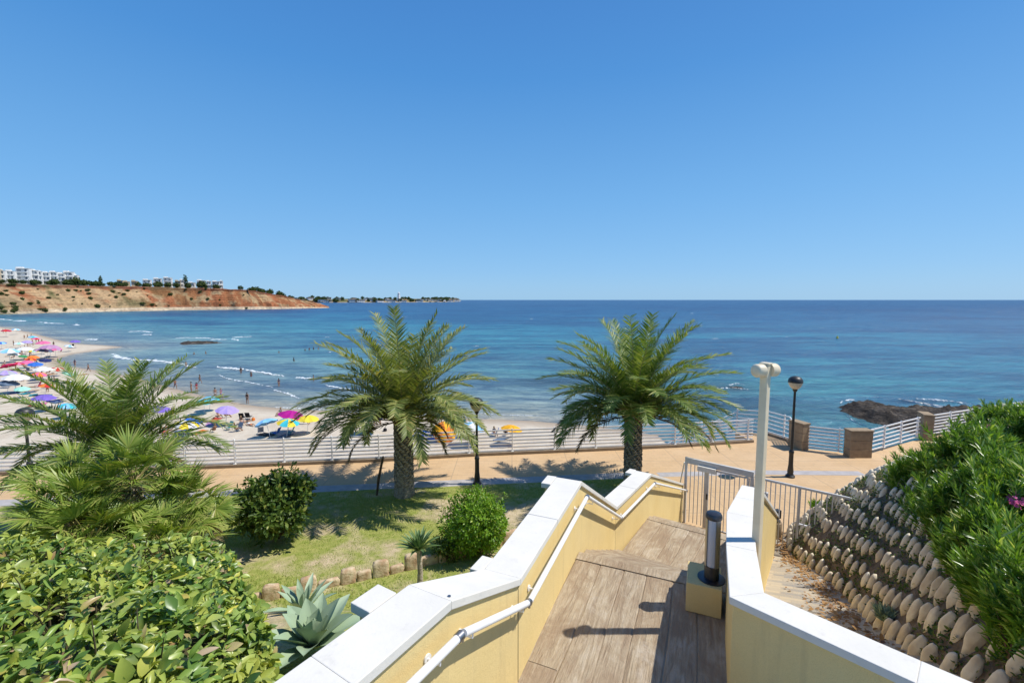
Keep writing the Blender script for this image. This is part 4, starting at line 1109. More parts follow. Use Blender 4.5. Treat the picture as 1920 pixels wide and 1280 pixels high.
# ------------------------------------------------------------------ bushes
def sprigs(tips, per, spread, T, F, smin, smax, outward=None):
    """leaves set round each twig tip"""
    n = len(tips) * per
    c = np.repeat(tips, per, 0)
    dirs = np.repeat(outward, per, 0)
    d = dirs * .8 + rand_unit(n) * .9
    d /= np.linalg.norm(d, axis=1, keepdims=True)
    P = c + d * RNG.uniform(0, spread, n)[:, None] * .6 - dirs * RNG.uniform(0, spread, n)[:, None]
    nn = dirs + rand_unit(n) * .7 + [0, 0, .35]
    s = RNG.uniform(smin, smax, n)
    return scatter(T, F, P, frames(d, nn), s)
def bush(name, label, cat, c, rad, mat_, T, ntips, per, spread, smin, smax, trunk_h, seed, lump=.22, inner=.35):
    global RNG
    RNG = np.random.default_rng(seed)
    root = empty(name, (c[0], c[1], trunk_h[0]), 0, label, cat)
    u = rand_unit(ntips * 2)
    ph = fbm(np.arctan2(u[:, 1], u[:, 0]) * 1.6 + 9 + seed, u[:, 2] * 2.2 + 5, 4, 1)
    rr = 1 + (ph - .5) * lump * 7 + np.where(RNG.random(len(ph)) < .05, RNG.uniform(.05, .22, len(ph)), 0)
    u = u[:ntips] * 1; rr = rr[:ntips]
    f = 1 - np.abs(RNG.normal(0, inner, ntips)); f = np.clip(f, .15, 1.04)
    tips = np.array(c) + u * np.array(rad) * (rr * f)[:, None]
    V, F = sprigs(tips, per, spread, *T, smin, smax, u)
    mk('foliage', V, F, mat_, root)
    b = B()
    for k in range(26):
        a = k * 2.4; t = Vector(tips[k * 7 % ntips]); s = Vector((c[0] + .06 * math.cos(a), c[1] + .06 * math.sin(a), trunk_h[0]))
        mid = s.lerp(t, .45) + Vector((0, 0, .12)); b.tube([s, mid, s.lerp(t, .9)], [.022, .014, .006], 5, False)
    b.tube([(c[0], c[1], trunk_h[0] - .1), (c[0], c[1], trunk_h[1])], [.06, .045], 8)
    b.out('branches', TWIG, root)
DARKL = leafmat('dark_glossy_leaves', [(0, (.05, .10, .02)), (.5, (.09, .155, .03)), (.85, (.16, .24, .045)), (1, (.36, .38, .09))], .4, .4, .35)
BRIGHT = leafmat('bright_green_leaves', [(0, (.12, .25, .015)), (.5, (.19, .36, .025)), (.85, (.28, .45, .04)), (1, (.42, .50, .08))], .38, .45, .35)
bush('dark_bush', 'dense dark green shrub on the lawn left of the tall date palm', 'bush', (-6.9, 12.75, 1.12), (1.05, 1.0, .88), DARKL, LEAF_OVAL, 1150, 8, .18, .09, .18, (0.03, .7), 5, .2)
bush('round_bush', 'round bright green shrub with small leaves next to the stair wall', 'bush', (-.95, 11.95, .92), (.93, .93, .88), BRIGHT, LEAF_OVAL, 2100, 8, .12, .045, .095, (0.03, .5), 8, .13)
bush('small_shrub', 'small dark twiggy shrub at the foot of the round green bush', 'bush', (-1.75, 11.6, .38), (.42, .4, .36), DARKL, LEAF_OVAL, 240, 7, .10, .05, .09, (0.03, .2), 9, .3)

# broad-leaved hedge in the left foreground
HEDGE = leafmat('hedge_leaves', [(0, (.06, .13, .03)), (.3, (.13, .24, .045)), (.6, (.25, .38, .07)), (.84, (.42, .52, .11)), (.91, (.55, .58, .11)), (.95, (.62, .56, .08)), (.965, (.46, .29, .13)), (1, (.55, .42, .28))], .34, .45, .30, (.46, .50, .10), 3.2)
UNDER = simple('hedge_twigs', (.09, .075, .04), (.05, .05, .02), 8, .9, .1)
RNG = np.random.default_rng(77)
hroot = empty('hedge', (-2.6, 3.0, 3.6), 0, 'broad-leaved green hedge with yellowing leaves filling the left foreground', 'hedge')
def hedge_top(x, y):
    return 5.38 - .33 * (y - 1.7) + .03 * np.clip(-2.5 - x, 0, 3) + .34 * (fbm(x * 1.1 + 4, y * 1.1, 4, 2) - .5) + .22 * (fbm(x * 3.1, y * 3.1 + 3, 3, 4) - .5)
def hedge_right(y):
    return np.interp(y, [.3, 1.5, 2.15, 2.8, 3.4, 4.4, 5.2], [-2.2, -1.62, -1.36, -1.58, -2.0, -2.8, -3.4])
def hedge_in(x, y): return (x < hedge_right(y)) & (y < 5.25 + .3 * np.sin(x * 1.7))
nt = 7600
hx_ = RNG.uniform(-7.6, -1.25, nt); hy_ = RNG.uniform(.6, 5.5, nt)
ok = hedge_in(hx_, hy_) & (fbm(hx_ * 2.6 + 2, hy_ * 2.6, 4, 6) + RNG.normal(0, .035, nt) > .405); hx_, hy_ = hx_[ok], hy_[ok]; nt = len(hx_)
edge_d = np.clip(np.minimum(hedge_right(hy_) - hx_, 5.45 - hy_) / .45, 0, 1)
hz_ = hedge_top(hx_, hy_) - .55 * (1 - edge_d) ** 2 - np.abs(RNG.normal(0, .09, nt)) * 1.3
tips = np.stack([hx_, hy_, hz_], 1); outw = np.stack([(1 - edge_d) * .8 + RNG.normal(0, .25, nt), RNG.normal(-.1, .25, nt), np.ones(nt)], 1); outw /= np.linalg.norm(outw, axis=1, keepdims=True)
per = 7; n = nt * per
c = np.repeat(tips, per, 0); dr = np.repeat(outw, per, 0)
d = dr * .42 + rand_unit(n) * .85; d[:, 2] = np.abs(d[:, 2]) * .7 - .05
P = c - dr * RNG.uniform(0, .16, n)[:, None]
_s = np.repeat(RNG.uniform(.7, 1.15, nt), per) * RNG.choice([.055, .08, .10, .125], n, p=[.25, .3, .3, .15])
_fr = frames(d, dr * .8 + rand_unit(n) * .75 + [.1, 0, .4])
V, F = scatter(*LEAF_BROAD, P, _fr, _s * RNG.uniform(.8, 1.15, n))
half = RNG.random(n) < .5; k_ = len(LEAF_BROAD[0])
V = V.reshape(n, k_, 3)
V2, _ = scatter(LEAF_CURL[0], LEAF_CURL[1], P, _fr, _s[:, None] * np.stack([RNG.uniform(.7, 1.15, n), RNG.uniform(.85, 1.15, n), RNG.uniform(.5, 2.0, n)], 1)); V2 = V2.reshape(n, k_, 3)
V = np.where(half[:, None, None], V, V2).reshape(-1, 3)
mk('foliage', V, F, HEDGE, hroot)
# side curtains of leaves to the ground, twigs
m2 = 1500; yy2 = RNG.uniform(1.0, 5.2, m2); xx2 = hedge_right(yy2) - np.abs(RNG.normal(0, .08, m2)); zz2 = RNG.uniform(0, 1, m2) * (hedge_top(xx2, yy2) - 3.4) + 3.4 - .2
c = np.repeat(np.stack([xx2, yy2, zz2], 1), 5, 0); n = len(c); d = rand_unit(n) * .8 + [.5, 0, .1]
V, F = scatter(*LEAF_BROAD, c, frames(d, rand_unit(n) * .5 + [.7, 0, .6]), RNG.uniform(.05, .10, n)); mk('side_foliage', V, F, HEDGE, hroot)
b = B()
for k in range(340):
    x, y = RNG.uniform(-6.5, -1.5), RNG.uniform(1.2, 5.2)
    if not hedge_in(np.array(x + .5), np.array(y + .3)): continue
    t = Vector((x, y, float(hedge_top(np.array(x), np.array(y))) - .10)); s = Vector((x + random.uniform(-.4, .4), y + random.uniform(-.4, .4), 3.9))
    b.tube([s, s.lerp(t, .5) + Vector((.05, .02, 0)), t], [.014, .010, .005], 4, False)
for k in range(120):
    x, y = RNG.uniform(-5.5, -1.5), RNG.uniform(1.5, 4.8)
    if not hedge_in(np.array(x + .4), np.array(y + .3)): continue
    z = float(hedge_top(np.array(x), np.array(y))); a = RNG.uniform(0, 6.28); l = RNG.uniform(.06, .16)
    b.tube([(x, y, z - .2), (x + .04 * math.cos(a), y + .04 * math.sin(a), z - .04), (x + l * math.cos(a), y + l * math.sin(a), z + RNG.uniform(.0, .07))], [.006, .004, .002], 4, False)
b.out('branches', UNDER, hroot)
# dark core so the ground does not show through the thick hedge
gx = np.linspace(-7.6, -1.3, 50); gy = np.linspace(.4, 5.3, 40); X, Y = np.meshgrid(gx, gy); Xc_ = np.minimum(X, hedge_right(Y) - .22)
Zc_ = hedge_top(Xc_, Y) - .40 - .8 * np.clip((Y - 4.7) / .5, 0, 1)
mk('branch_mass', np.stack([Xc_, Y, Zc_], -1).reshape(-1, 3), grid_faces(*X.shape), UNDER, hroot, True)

# agave attenuata and dragon tree, small agave
AGAVE = Mat('agave_leaf'); _v = AGAVE.coord()
AGAVE = AGAVE.fin(AGAVE.ramp(AGAVE.noise(_v, 2.2, 5), [(.3, (.26, .36, .22)), (.7, (.38, .47, .31))]), .5, .3)
def agave(x, y, z, sc, n, label, mat_, el0=84, wid=.15, tall=0, name='agave'):
    root = empty(name, (x, y, z), 0, label, 'agave' if name == 'agave' else 'small tree')
    if tall:
        b = B(); b.tube([(x, y, z), (x + .02, y, z + tall * .5), (x, y, z + tall)], [.075, .055, .05], 10); b.out('trunk', BARK, root, True)
    z += tall
    for i in range(n):
        f = i / n; az = i * 2.39996 + .4; el = R(el0) - R(el0 - 22) * f ** .85; L = sc * (.62 + .42 * math.sin(min(1, f * 1.3) * PI / 2)) * random.uniform(.92, 1.06)
        pts = frond_curve((x, y, z - .01), az, el, L, R(-6 + 38 * f), 11)
        side = Vector((-math.sin(az), math.cos(az), 0)); V = []
        for j, p in enumerate(pts):
            t = j / 10; w = wid * sc * (.42 + .9 * math.sin(min(1, t * 1.15) * PI * .62) ** 1.2) * (1 - max(0, (t - .55) / .45) ** 1.7) + .002
            tg = (pts[min(j + 1, 10)] - pts[max(j - 1, 0)]).normalized(); nn = tg.cross(side).normalized()
            if nn.z < 0: nn = -nn
            th = .016 * sc * (1 - t) + .004
            V += [p + side * w * s_ + nn * (w * .38 * s_ * s_) for s_ in (-1, -.5, 0, .5, 1)] + [p - nn * th * 1.6 + nn * w * .05]
        F = [(6 * j + s, 6 * j + (s + 1) % 6, 6 * j + 6 + (s + 1) % 6, 6 * j + 6 + s) for j in range(10) for s in range(6)] + [(60, 61, 62, 63, 64, 65)]
        b = B(); b.add(V, F); b.out('leaf', mat_, root, True)
random.seed(4)
agave(-1.70, 3.62, 4.05, .45, 22, 'large blue-green rosette agave between the hedge and the white coping', AGAVE)
agave(-2.25, 4.6, 3.65, .40, 18, 'small spiky agave half hidden behind the large blue-green one', AGAVE, 80, .07)
DRAGON = simple('yucca_leaf', (.09, .16, .05), (.15, .24, .08), 4, .45, .4)
agave(-1.96, 9.1, .75, .50, 44, 'small trunked yucca with a spiky head standing in the bed before the stone edging', DRAGON, 86, .048, 1.02, 'yucca')

# oleanders on the bank
OLE = leafmat('oleander_leaves', [(0, (.09, .19, .03)), (.4, (.15, .29, .04)), (.75, (.23, .39, .06)), (.90, (.42, .56, .14)), (1, (.58, .62, .26))], .27, .6, .45)
PINK = simple('pink_petals', (.62, .06, .22), (.70, .16, .34), 9, .6, .2)
def oleander(label, blobs, seed, flowers, dens=1.0):
    global RNG
    RNG = np.random.default_rng(seed)
    root = empty('oleander', (blobs[0][0], blobs[0][1], blobs[0][2] - 1.2), 0, label, 'shrub')
    Ps = []; Ds = []; Ns = []; Ss = []; bb = B()
    for (x, y, z, r) in blobs:
        nst = int(330 * dens * (r / 1.1) ** 2)
        u = rand_unit(nst); u[:, 2] = np.abs(u[:, 2]) * .95 - .25
        f = 1 - np.abs(RNG.normal(0, .28, nst))
        tip = np.array([x, y, z]) + u * r * f[:, None] * (1 + .35 * (fbm(u[:, 0] * 3 + 7, u[:, 2] * 3 + u[:, 1] * 2 + 7, 3, 1) - .5))[:, None]
        sh_ = (RNG.random(nst) < .14)[:, None]; tip = tip + sh_ * (u * .5 + [-.1, -.1, .8]) * RNG.uniform(.10, .30, (nst, 1))
        sd_ = u * .55 + RNG.normal(0, .22, u.shape) + [-.05, -.05, .85]; sd_ /= np.linalg.norm(sd_, axis=1, keepdims=True)
        for k in range(13):                                     # whorls of three down each stem
            back = k * .036
            c = tip - sd_ * back
            for w in range(3):
                side = rand_unit(nst); side -= sd_ * (side * sd_).sum(1, keepdims=True); side /= np.linalg.norm(side, axis=1, keepdims=True)
                open_w = .25 + .085 * k
                d = sd_ + side * open_w * (1 + .15 * RNG.normal(size=(nst, 1)))
                Ps.append(c); Ds.append(d); Ns.append(sd_ - side * .3 + RNG.normal(0, .2, sd_.shape)); Ss.append(RNG.uniform(.125, .205, nst) * (1 - .25 * (k < 2)))
        for q in range(0, nst, 9):
            t = Vector(tip[q]); s = Vector((x + .3 * u[q][0], y + .3 * u[q][1], z - r * 1.05)); bb.tube([s, s.lerp(t, .6), t - Vector(sd_[q]) * .05], [.013, .009, .004], 4, False)
    V, F = scatter(*LEAF_LANCE, np.concatenate(Ps), frames(np.concatenate(Ds), np.concatenate(Ns)), np.concatenate(Ss))
    mk('foliage', V, F, OLE, root); bb.out('stems', TWIG, root)
    for fp in flowers:
        b = B()
        for q in range(22):
            c = Vector(fp) + Vector((random.gauss(0, .035), random.gauss(0, .03), random.gauss(0, .03)))
            a = Vector((random.gauss(-.4, .5), -.7, random.gauss(.5, .4))).normalized(); s1 = a.orthogonal().normalized(); s2 = a.cross(s1)
            for k in range(5):
                t = 2 * PI * k / 5; dd = s1 * math.cos(t) + s2 * math.sin(t); ee = a.cross(dd)
                b.add([c, c + dd * .018 + ee * .009 + a * .004, c + dd * .026 + a * .006, c + dd * .018 - ee * .009 + a * .004], [(0, 1, 2, 3)])
        b.out('blossom', PINK, root)
_PB = Pb.reshape(-1, 3); _zf = _PB[:, 1] * math.cos(PITCH) - (_PB[:, 2] - 7) * math.sin(PITCH)
_sx = 960 + 850 * _PB[:, 0] / _zf; _sy = 640 - 850 * (_PB[:, 1] * math.sin(PITCH) + (_PB[:, 2] - 7) * math.cos(PITCH)) / _zf
def ob(px, py, lift, r):
    """a crown centre on the bank face, lifted off it"""
    k = int(np.argmin((_sx - px) ** 2 + (_sy - py) ** 2 + 4 * np.abs(_zf)))
    q = _PB[k]; sc = 1 - lift / np.linalg.norm(q - [0, 0, 7])
    return (q[0] * sc, q[1] * sc, 7 + (q[2] - 7) * sc, r)
def up(q, dz): return (q[0], q[1], q[2] + dz, q[3])
oleander('far oleander at the crest of the bank, its top reaching over the white railing', [ob(1712, 893, .2, .55), ob(1770, 880, .3, .75), ob(1850, 862, .3, .85), ob(1925, 856, .3, .85), ob(1990, 850, .3, .9), up(ob(1835, 870, .3, .75), .45), up(ob(1885, 870, .3, .85), .7), up(ob(1950, 870, .4, .9), .75)], 3, [up(ob(1852, 850, 1.2, 0), .62)[:3]], 1.3)
oleander('middle oleander with narrow leaves and a pink blossom at the right edge', [ob(1748, 945, .2, .45), ob(1800, 980, .3, .55), ob(1850, 950, .5, .8), ob(1930, 930, .6, .9), ob(1840, 1040, .3, .55), ob(1910, 1020, .5, .65), ob(1985, 960, .5, .9)], 4, [ob(1904, 934, 2.1, 0)[:3], ob(1912, 941, 2.1, 0)[:3]], 1.5)
oleander('near oleander hanging down over the cobbles at the lower right', [ob(1880, 1085, .3, .42), ob(1935, 1085, .5, .55), ob(1925, 1165, .3, .30), ob(1985, 1140, .4, .5)], 6, [], 2.4)
# grass tuft and small succulents on the bank
for lb, (uu_, vv_), sc, mt in [('yellow-green tuft of stems at the foot of the cobbled bank by the fence', (.50, .08), .34, BRIGHT), ('grey-green little shrub among the lowest cobbles', (.80, .06), .24, AGAVE), ('small grey shrub wedged between two rows of big cobbles', (.86, .30), .22, AGAVE)]:
    p = bank(np.array([uu_]), np.array([vv_]))[0]; n = 240
    root = empty('bank_plant', tuple(p), 0, lb, 'plant')
    d = rand_unit(n); d[:, 2] = np.abs(d[:, 2]) + .5
    V, F = scatter(*LEAF_LANCE, p + rand_unit(n) * sc * .35 * [1, 1, .3] + [-.05, 0, .03], frames(d, rand_unit(n)), RNG.uniform(.4, 1, n) * sc); mk('foliage', V, F, mt, root)
# ------------------------------------------------------------------ people (one continuous skinned body each pose)
random.seed(21)
def paint(name, c, rough=.7):
    k = 'paint_' + name
    return bpy.data.materials.get(k) or simple(k, c, tuple(q * .85 for q in c), 3, rough, .2)
def skin_mesh(name, J, E_, parent_free=True):
    """J: list of (x,y,z,r); E_: edges"""
    me = bpy.data.meshes.new(name); me.from_pydata([j[:3] for j in J], E_, [])
    o = bpy.data.objects.new(name, me); COL.objects.link(o)
    o.modifiers.new('skin', 'SKIN')
    for i, j in enumerate(J): me.skin_vertices[0].data[i].radius = (j[3], j[4] if len(j) > 4 else j[3])
    me.skin_vertices[0].data[0].use_root = True
    s = o.modifiers.new('sub', 'SUBSURF'); s.levels = 1; s.render_levels = 1
    dg = bpy.context.evaluated_depsgraph_get(); dg.update()
    m2 = bpy.data.meshes.new_from_object(o.evaluated_get(dg)); m2.name = name
    bpy.data.objects.remove(o); bpy.data.meshes.remove(me)
    m2.polygons.foreach_set('use_smooth', np.ones(len(m2.polygons), bool))
    return m2
def limb_pose(pose):
    # pelvis, waist, chest, neck, head, (Lsh, elbow, wrist, hand), (R..), (Lhip, knee, ankle, toe), (R..)
    if pose == 'stand':
        hz = .93
        J = [(0, 0, .93, .13, .10), (0, 0, 1.10, .115, .09), (0, 0, 1.32, .15, .10), (0, 0, 1.47, .05), (0, .01, 1.56, .07, .08), (0, .01, 1.66, .085, .09),
             (.17, 0, 1.40, .06), (.23, -.02, 1.14, .042), (.24, .06, .90, .03), (.24, .09, .80, .035), (-.17, 0, 1.40, .06), (-.25, -.03, 1.15, .042), (-.22, .10, .96, .03), (-.20, .14, .88, .035),
             (.09, 0, .85, .095), (.11, .03, .48, .06), (.11, -.02, .08, .038), (.12, .13, .03, .035), (-.09, 0, .85, .095), (-.12, .0, .48, .06), (-.13, -.03, .08, .038), (-.15, .11, .03, .035)]
    elif pose == 'walk':
        J = [(0, 0, .92, .13, .10), (0, 0, 1.10, .115, .09), (0, .02, 1.32, .15, .10), (0, .03, 1.46, .05), (0, .05, 1.55, .07, .08), (0, .05, 1.65, .085, .09),
             (.17, .02, 1.39, .06), (.22, .14, 1.16, .042), (.20, .32, 1.02, .03), (.19, .39, .98, .035), (-.17, .02, 1.39, .06), (-.23, -.16, 1.18, .042), (-.23, -.22, .95, .03), (-.23, -.22, .86, .035),
             (.09, 0, .85, .095), (.10, -.12, .47, .06), (.10, -.42, .17, .038), (.10, -.36, .06, .035), (-.09, 0, .85, .095), (-.10, .22, .48, .06), (-.10, .26, .08, .038), (-.10, .40, .04, .035)]
    elif pose == 'sit':
        J = [(0, 0, .30, .14, .11), (0, -.06, .46, .12, .10), (0, -.10, .66, .15, .10), (0, -.10, .80, .05), (0, -.08, .88, .07, .08), (0, -.07, .98, .085, .09),
             (.17, -.10, .74, .06), (.24, .02, .52, .042), (.18, .22, .50, .03), (.15, .30, .49, .035), (-.17, -.10, .74, .06), (-.24, -.02, .52, .042), (-.20, .18, .42, .03), (-.18, .26, .40, .035),
             (.09, .08, .28, .095), (.12, .45, .42, .065), (.12, .62, .08, .04), (.12, .74, .04, .035), (-.09, .08, .28, .095), (-.13, .46, .40, .065), (-.13, .66, .08, .04), (-.13, .78, .04, .035)]
    else:  # lie
        J = [(0, 0, .14, .13, .10), (0, -.20, .15, .115, .09), (0, -.42, .16, .15, .10), (0, -.57, .17, .05), (0, -.65, .18, .07, .08), (0, -.75, .19, .085, .09),
             (.17, -.50, .15, .06), (.27, -.26, .09, .042), (.28, .0, .07, .03), (.28, .09, .07, .035), (-.17, -.50, .15, .06), (-.30, -.64, .09, .042), (-.16, -.80, .08, .03), (-.09, -.84, .08, .035),
             (.09, .10, .13, .095), (.11, .46, .10, .06), (.12, .86, .07, .038), (.12, .92, .14, .035), (-.09, .10, .13, .095), (-.13, .44, .22, .06), (-.13, .78, .07, .038), (-.13, .88, .10, .035)]
    E_ = [(0, 1), (1, 2), (2, 3), (3, 4), (4, 5), (2, 6), (6, 7), (7, 8), (8, 9), (2, 10), (10, 11), (11, 12), (12, 13), (0, 14), (14, 15), (15, 16), (16, 17), (0, 18), (18, 19), (19, 20), (20, 21)]
    return J, E_
BODY = {}; HAIR = {}; SUIT = {}; TOP = {}
for ps in ('stand', 'walk', 'sit', 'lie'):
    J, E_ = limb_pose(ps); BODY[ps] = skin_mesh('body', J, E_)
    hx0, hy0, hz0 = J[5][:3]
    back = Vector((J[5][0] - J[2][0], J[5][1] - J[2][1], J[5][2] - J[2][2])).normalized()
    bm = bmesh.new(); bmesh.ops.create_icosphere(bm, subdivisions=2, radius=.112)
    for v in bm.verts: v.co = Vector((v.co.x * .95, v.co.y, v.co.z * (1.05 if v.co.z > -.02 or v.co.y < -.03 else .55)))
    off_ = Vector((0, -.03, .02)) if ps != 'lie' else Vector((0, -.05, -.01))
    bm.transform(Matrix.Translation(Vector((hx0, hy0, hz0)) + off_)); HAIR[ps] = bpy.data.meshes.new('hair'); bm.to_mesh(HAIR[ps]); bm.free()
    k = [0, 14, 18]; JJ = [(*J[0][:3], .145, .115), (*Vector(J[14][:3]).lerp(Vector(J[15][:3]), .25), .108), (*Vector(J[18][:3]).lerp(Vector(J[19][:3]), .25), .108), (*Vector(J[0][:3]).lerp(Vector(J[1][:3]), .35), .135, .11)]
    SUIT[ps] = skin_mesh('shorts', JJ, [(0, 1), (0, 2), (0, 3)])
    JJ = [(*J[2][:3], .165, .115), (*J[1][:3], .128, .103), (*Vector(J[2][:3]).lerp(Vector(J[3][:3]), .4), .12, .09)]
    TOP[ps] = skin_mesh('shirt', JJ, [(0, 1), (0, 2)])
SKINS = [paint('skin_a', (.36, .20, .125)), paint('skin_b', (.28, .145, .085)), paint('skin_c', (.46, .28, .19))]
HAIRS = [paint('hair_dark', (.025, .018, .014)), paint('hair_brown', (.08, .045, .025)), paint('hair_fair', (.30, .20, .10))]
CLR = dict(red=(.55, .03, .03), navy=(.02, .03, .12), black=(.015, .015, .018), blue=(.04, .16, .55), white=(.75, .75, .74), pink=(.70, .16, .32), green=(.05, .26, .10), orange=(.75, .22, .04), yellow=(.80, .62, .05),
           turquoise=(.05, .48, .56), teal=(.03, .25, .28), purple=(.20, .13, .50), lilac=(.42, .32, .68), magenta=(.42, .01, .24), sky=(.25, .55, .85), mint=(.35, .70, .55), grey=(.40, .41, .44), crimson=(.45, .02, .08), mauve=(.48, .26, .42), amber=(.85, .42, .02), cream=(.70, .62, .48), tan=(.48, .33, .20), slate=(.12, .17, .24))
def C_(n): return paint(n, CLR[n])
def person(px, py, pose, suit, label, top=None, dz=0.0, rz=None, group=None, hgt=1.0):
    x, y, z = site(px, py, SEA_Z + max(0.0, .1) if dz == 0 else SEA_Z)
    if dz == 0: z = beach_z(x, y)[0]; x, y, z = site(px, py, z)
    else: z = SEA_Z + dz
    r = empty('person', (x, y, z), random.uniform(0, 6.28) if rz is None else rz, label, 'person', group)
    r.scale = (hgt,) * 3
    for me, m in ((BODY[pose], random.choice(SKINS)), (HAIR[pose], random.choice(HAIRS)), (SUIT[pose], C_(suit))) + (((TOP[pose], C_(top)),) if top else ()):
        o = bpy.data.objects.new(me.name.split('.')[0], me); COL.objects.link(o); o.parent = r
        if not me.materials: me.materials.append(m)
        o.material_slots[0].link = 'OBJECT'; o.material_slots[0].material = m
    return r
wet_ = -.45
for a in [
    (349, 687, 'stand', 'navy', 'person in dark swimwear wading at the end of the left foam line', None, -.5),
    (452, 700, 'stand', 'black', 'dark-clad person standing in the water by the middle foam line', 'black', -.4),
    (471, 706, 'stand', 'red', 'person in red shorts in the water right of the dark-clad bather', None, -.6),
    (523, 724, 'stand', 'black', 'person in black standing before the broken foam line', 'navy', -.3),
    (588, 714, 'stand', 'grey', 'person wading just left of the tall date palm fronds', None, -.6),
    (551, 677, 'stand', 'teal', 'lone swimmer standing waist deep far out in the bay', 'teal', -.8),
    (523, 661, 'stand', 'blue', 'swimmer far out with only head and shoulders above water', None, -1.25),
    (364, 664, 'stand', 'black', 'swimmer left of two beneath the low brown sea rock', None, -1.1),
    (386, 663, 'stand', 'red', 'swimmer right of two beneath the low brown sea rock', None, -1.0),
    (572, 657, 'stand', 'blue', 'first swimmer from the left in the far group of four', None, -1.15),
    (580, 656, 'stand', 'red', 'second swimmer from the left in the far group of four', 'red', -1.0),
    (588, 655, 'stand', 'pink', 'third swimmer from the left in the far group of four', None, -.95),
    (597, 655, 'stand', 'orange', 'rightmost swimmer in the far group of four', None, -1.0),
    (375, 719, 'walk', 'black', 'person in black walking at the water edge above the pair', 'black', -.05),
    (369, 736, 'stand', 'red', 'person in dark red of the pair talking at the shoreline', 'crimson', 0),
    (359, 735, 'stand', 'cream', 'pale-clad person of the pair talking at the shoreline', None, 0),
    (329, 729, 'walk', 'navy', 'person walking along the wet sand behind the left palm fronds', None, 0),
    (404, 747, 'stand', 'white', 'person in white shorts left of two strolling by the turquoise parasol', None, 0),
    (415, 748, 'walk', 'purple', 'person in purple right of two strolling by the turquoise parasol', 'mauve', 0),
    (464, 757, 'stand', 'black', 'person in black standing alone at the edge of the wet sand', 'black', 0),
    (704, 797, 'stand', 'black', 'person in black standing behind the tall date palm crown', 'black', 0),
    (713, 796, 'stand', 'red', 'person in a red top beside the one in black behind the palm', 'red', 0),
    (694, 798, 'stand', 'navy', 'person in navy shorts under the dark blue parasol behind the palm', 'grey', 0),
    (680, 802, 'stand', 'blue', 'person in light blue standing at the left of the palm group', 'sky', 0),
    (667, 806, 'sit', 'orange', 'person in orange sitting on the sand left of the palm group', None, 0),
    (656, 805, 'sit', 'pink', 'person in pink sitting farthest left of the palm group', 'pink', 0),
    (847, 817, 'sit', 'black', 'person sitting right of the orange parasol', 'black', 0),
    (871, 808, 'stand', 'teal', 'person in teal standing under the light blue parasol', 'teal', 0),
    (927, 817, 'sit', 'slate', 'person sitting left of the amber parasol', 'slate', 0),
    (948, 818, 'sit', 'black', 'person sitting beneath the amber parasol', 'black', 0),
    (410, 783, 'sit', 'black', 'person sitting under the lilac parasol', 'black', 0),
    (422, 783, 'sit', 'tan', 'second person sitting under the lilac parasol, bare-chested', None, 0),
    (569, 795, 'sit', 'red', 'person sitting beneath the yellow parasol', None, 0),
    (141, 688, 'walk', 'navy', 'person in navy walking at the inner curve of the shore by the left palm', 'navy', 0),
    (166, 697, 'walk', 'black', 'person walking along the shoreline above the left palm', None, 0),
    (200, 712, 'stand', 'white', 'person in white shorts behind the left palm crown', None, 0),
    (287, 727, 'stand', 'crimson', 'person in crimson at the shore between left palm fronds', 'crimson', 0),
    (156, 703, 'lie', 'orange', 'sunbather lying in orange trunks near the white parasols at left', None, 0),
    (101, 650, 'stand', 'black', 'person standing before the wide mauve parasol by the water', 'black', 0),
    (68, 642, 'stand', 'pink', 'person in pink standing at the back of the crowded far beach', 'pink', 0),
    (73, 644, 'stand', 'red', 'person in red standing tallest in the crowded far beach', 'red', 0),
    (79, 645, 'stand', 'tan', 'bare-chested person right of the one in red on the far beach', None, 0),
    (6, 624, 'stand', 'red', 'person in red on the far sand at the left picture edge', 'red', 0),
    (11, 624, 'stand', 'crimson', 'person in crimson on the far sand beside the small red parasol', 'crimson', 0),
    (46, 636, 'walk', 'black', 'leftmost of three walkers on the far wet sand', None, 0),
    (52, 635, 'walk', 'navy', 'middle of three walkers on the far wet sand', None, 0),
    (59, 634, 'walk', 'green', 'rightmost of three walkers on the far wet sand', 'green', 0),
    (107, 696, 'sit', 'red', 'person in red sitting by the green parasol at the left shore', None, 0),
    (93, 700, 'sit', 'orange', 'person in orange sitting under the large white parasol at left', 'orange', 0),
    (30, 668, 'sit', 'black', 'person in black sitting by the white gazebo on the left beach', 'black', 0),
    (81, 706, 'lie', 'black', 'dark sunbather lying on the sand below the large white parasol', None, 0),
    (59, 690, 'sit', 'crimson', 'person in crimson sitting amid the towels on the left beach', None, 0)]:
    person(*a[:5], top=a[5], dz=a[6])

random.seed(77)
for k in range(46):                                              # the crowd between the parasols
    px = random.uniform(2, 118) if k < 36 else random.uniform(300, 600); py = random.uniform(640, 735) if k < 36 else random.uniform(778, 812)
    if k < 36 and px > 60 + (py - 640) * .5 and py < 700: px *= .5
    if k >= 36: py += (600 - px) * .0
    lab = 'sunbather lost in the crowd between the parasols of the far left beach' if k < 36 else 'sunbather on the open sand between the nearer parasols, seen over the railing'
    person(px, py, random.choice(['sit', 'sit', 'lie', 'stand', 'walk'] if k < 36 else ['sit', 'lie', 'sit']), random.choice(['red', 'navy', 'black', 'blue', 'pink', 'orange', 'white', 'teal']), lab,
           top=random.choice([None, None, 'white', 'navy', 'red', 'black']), group='crowd of the far left beach' if k < 36 else 'sunbathers on the nearer sand')
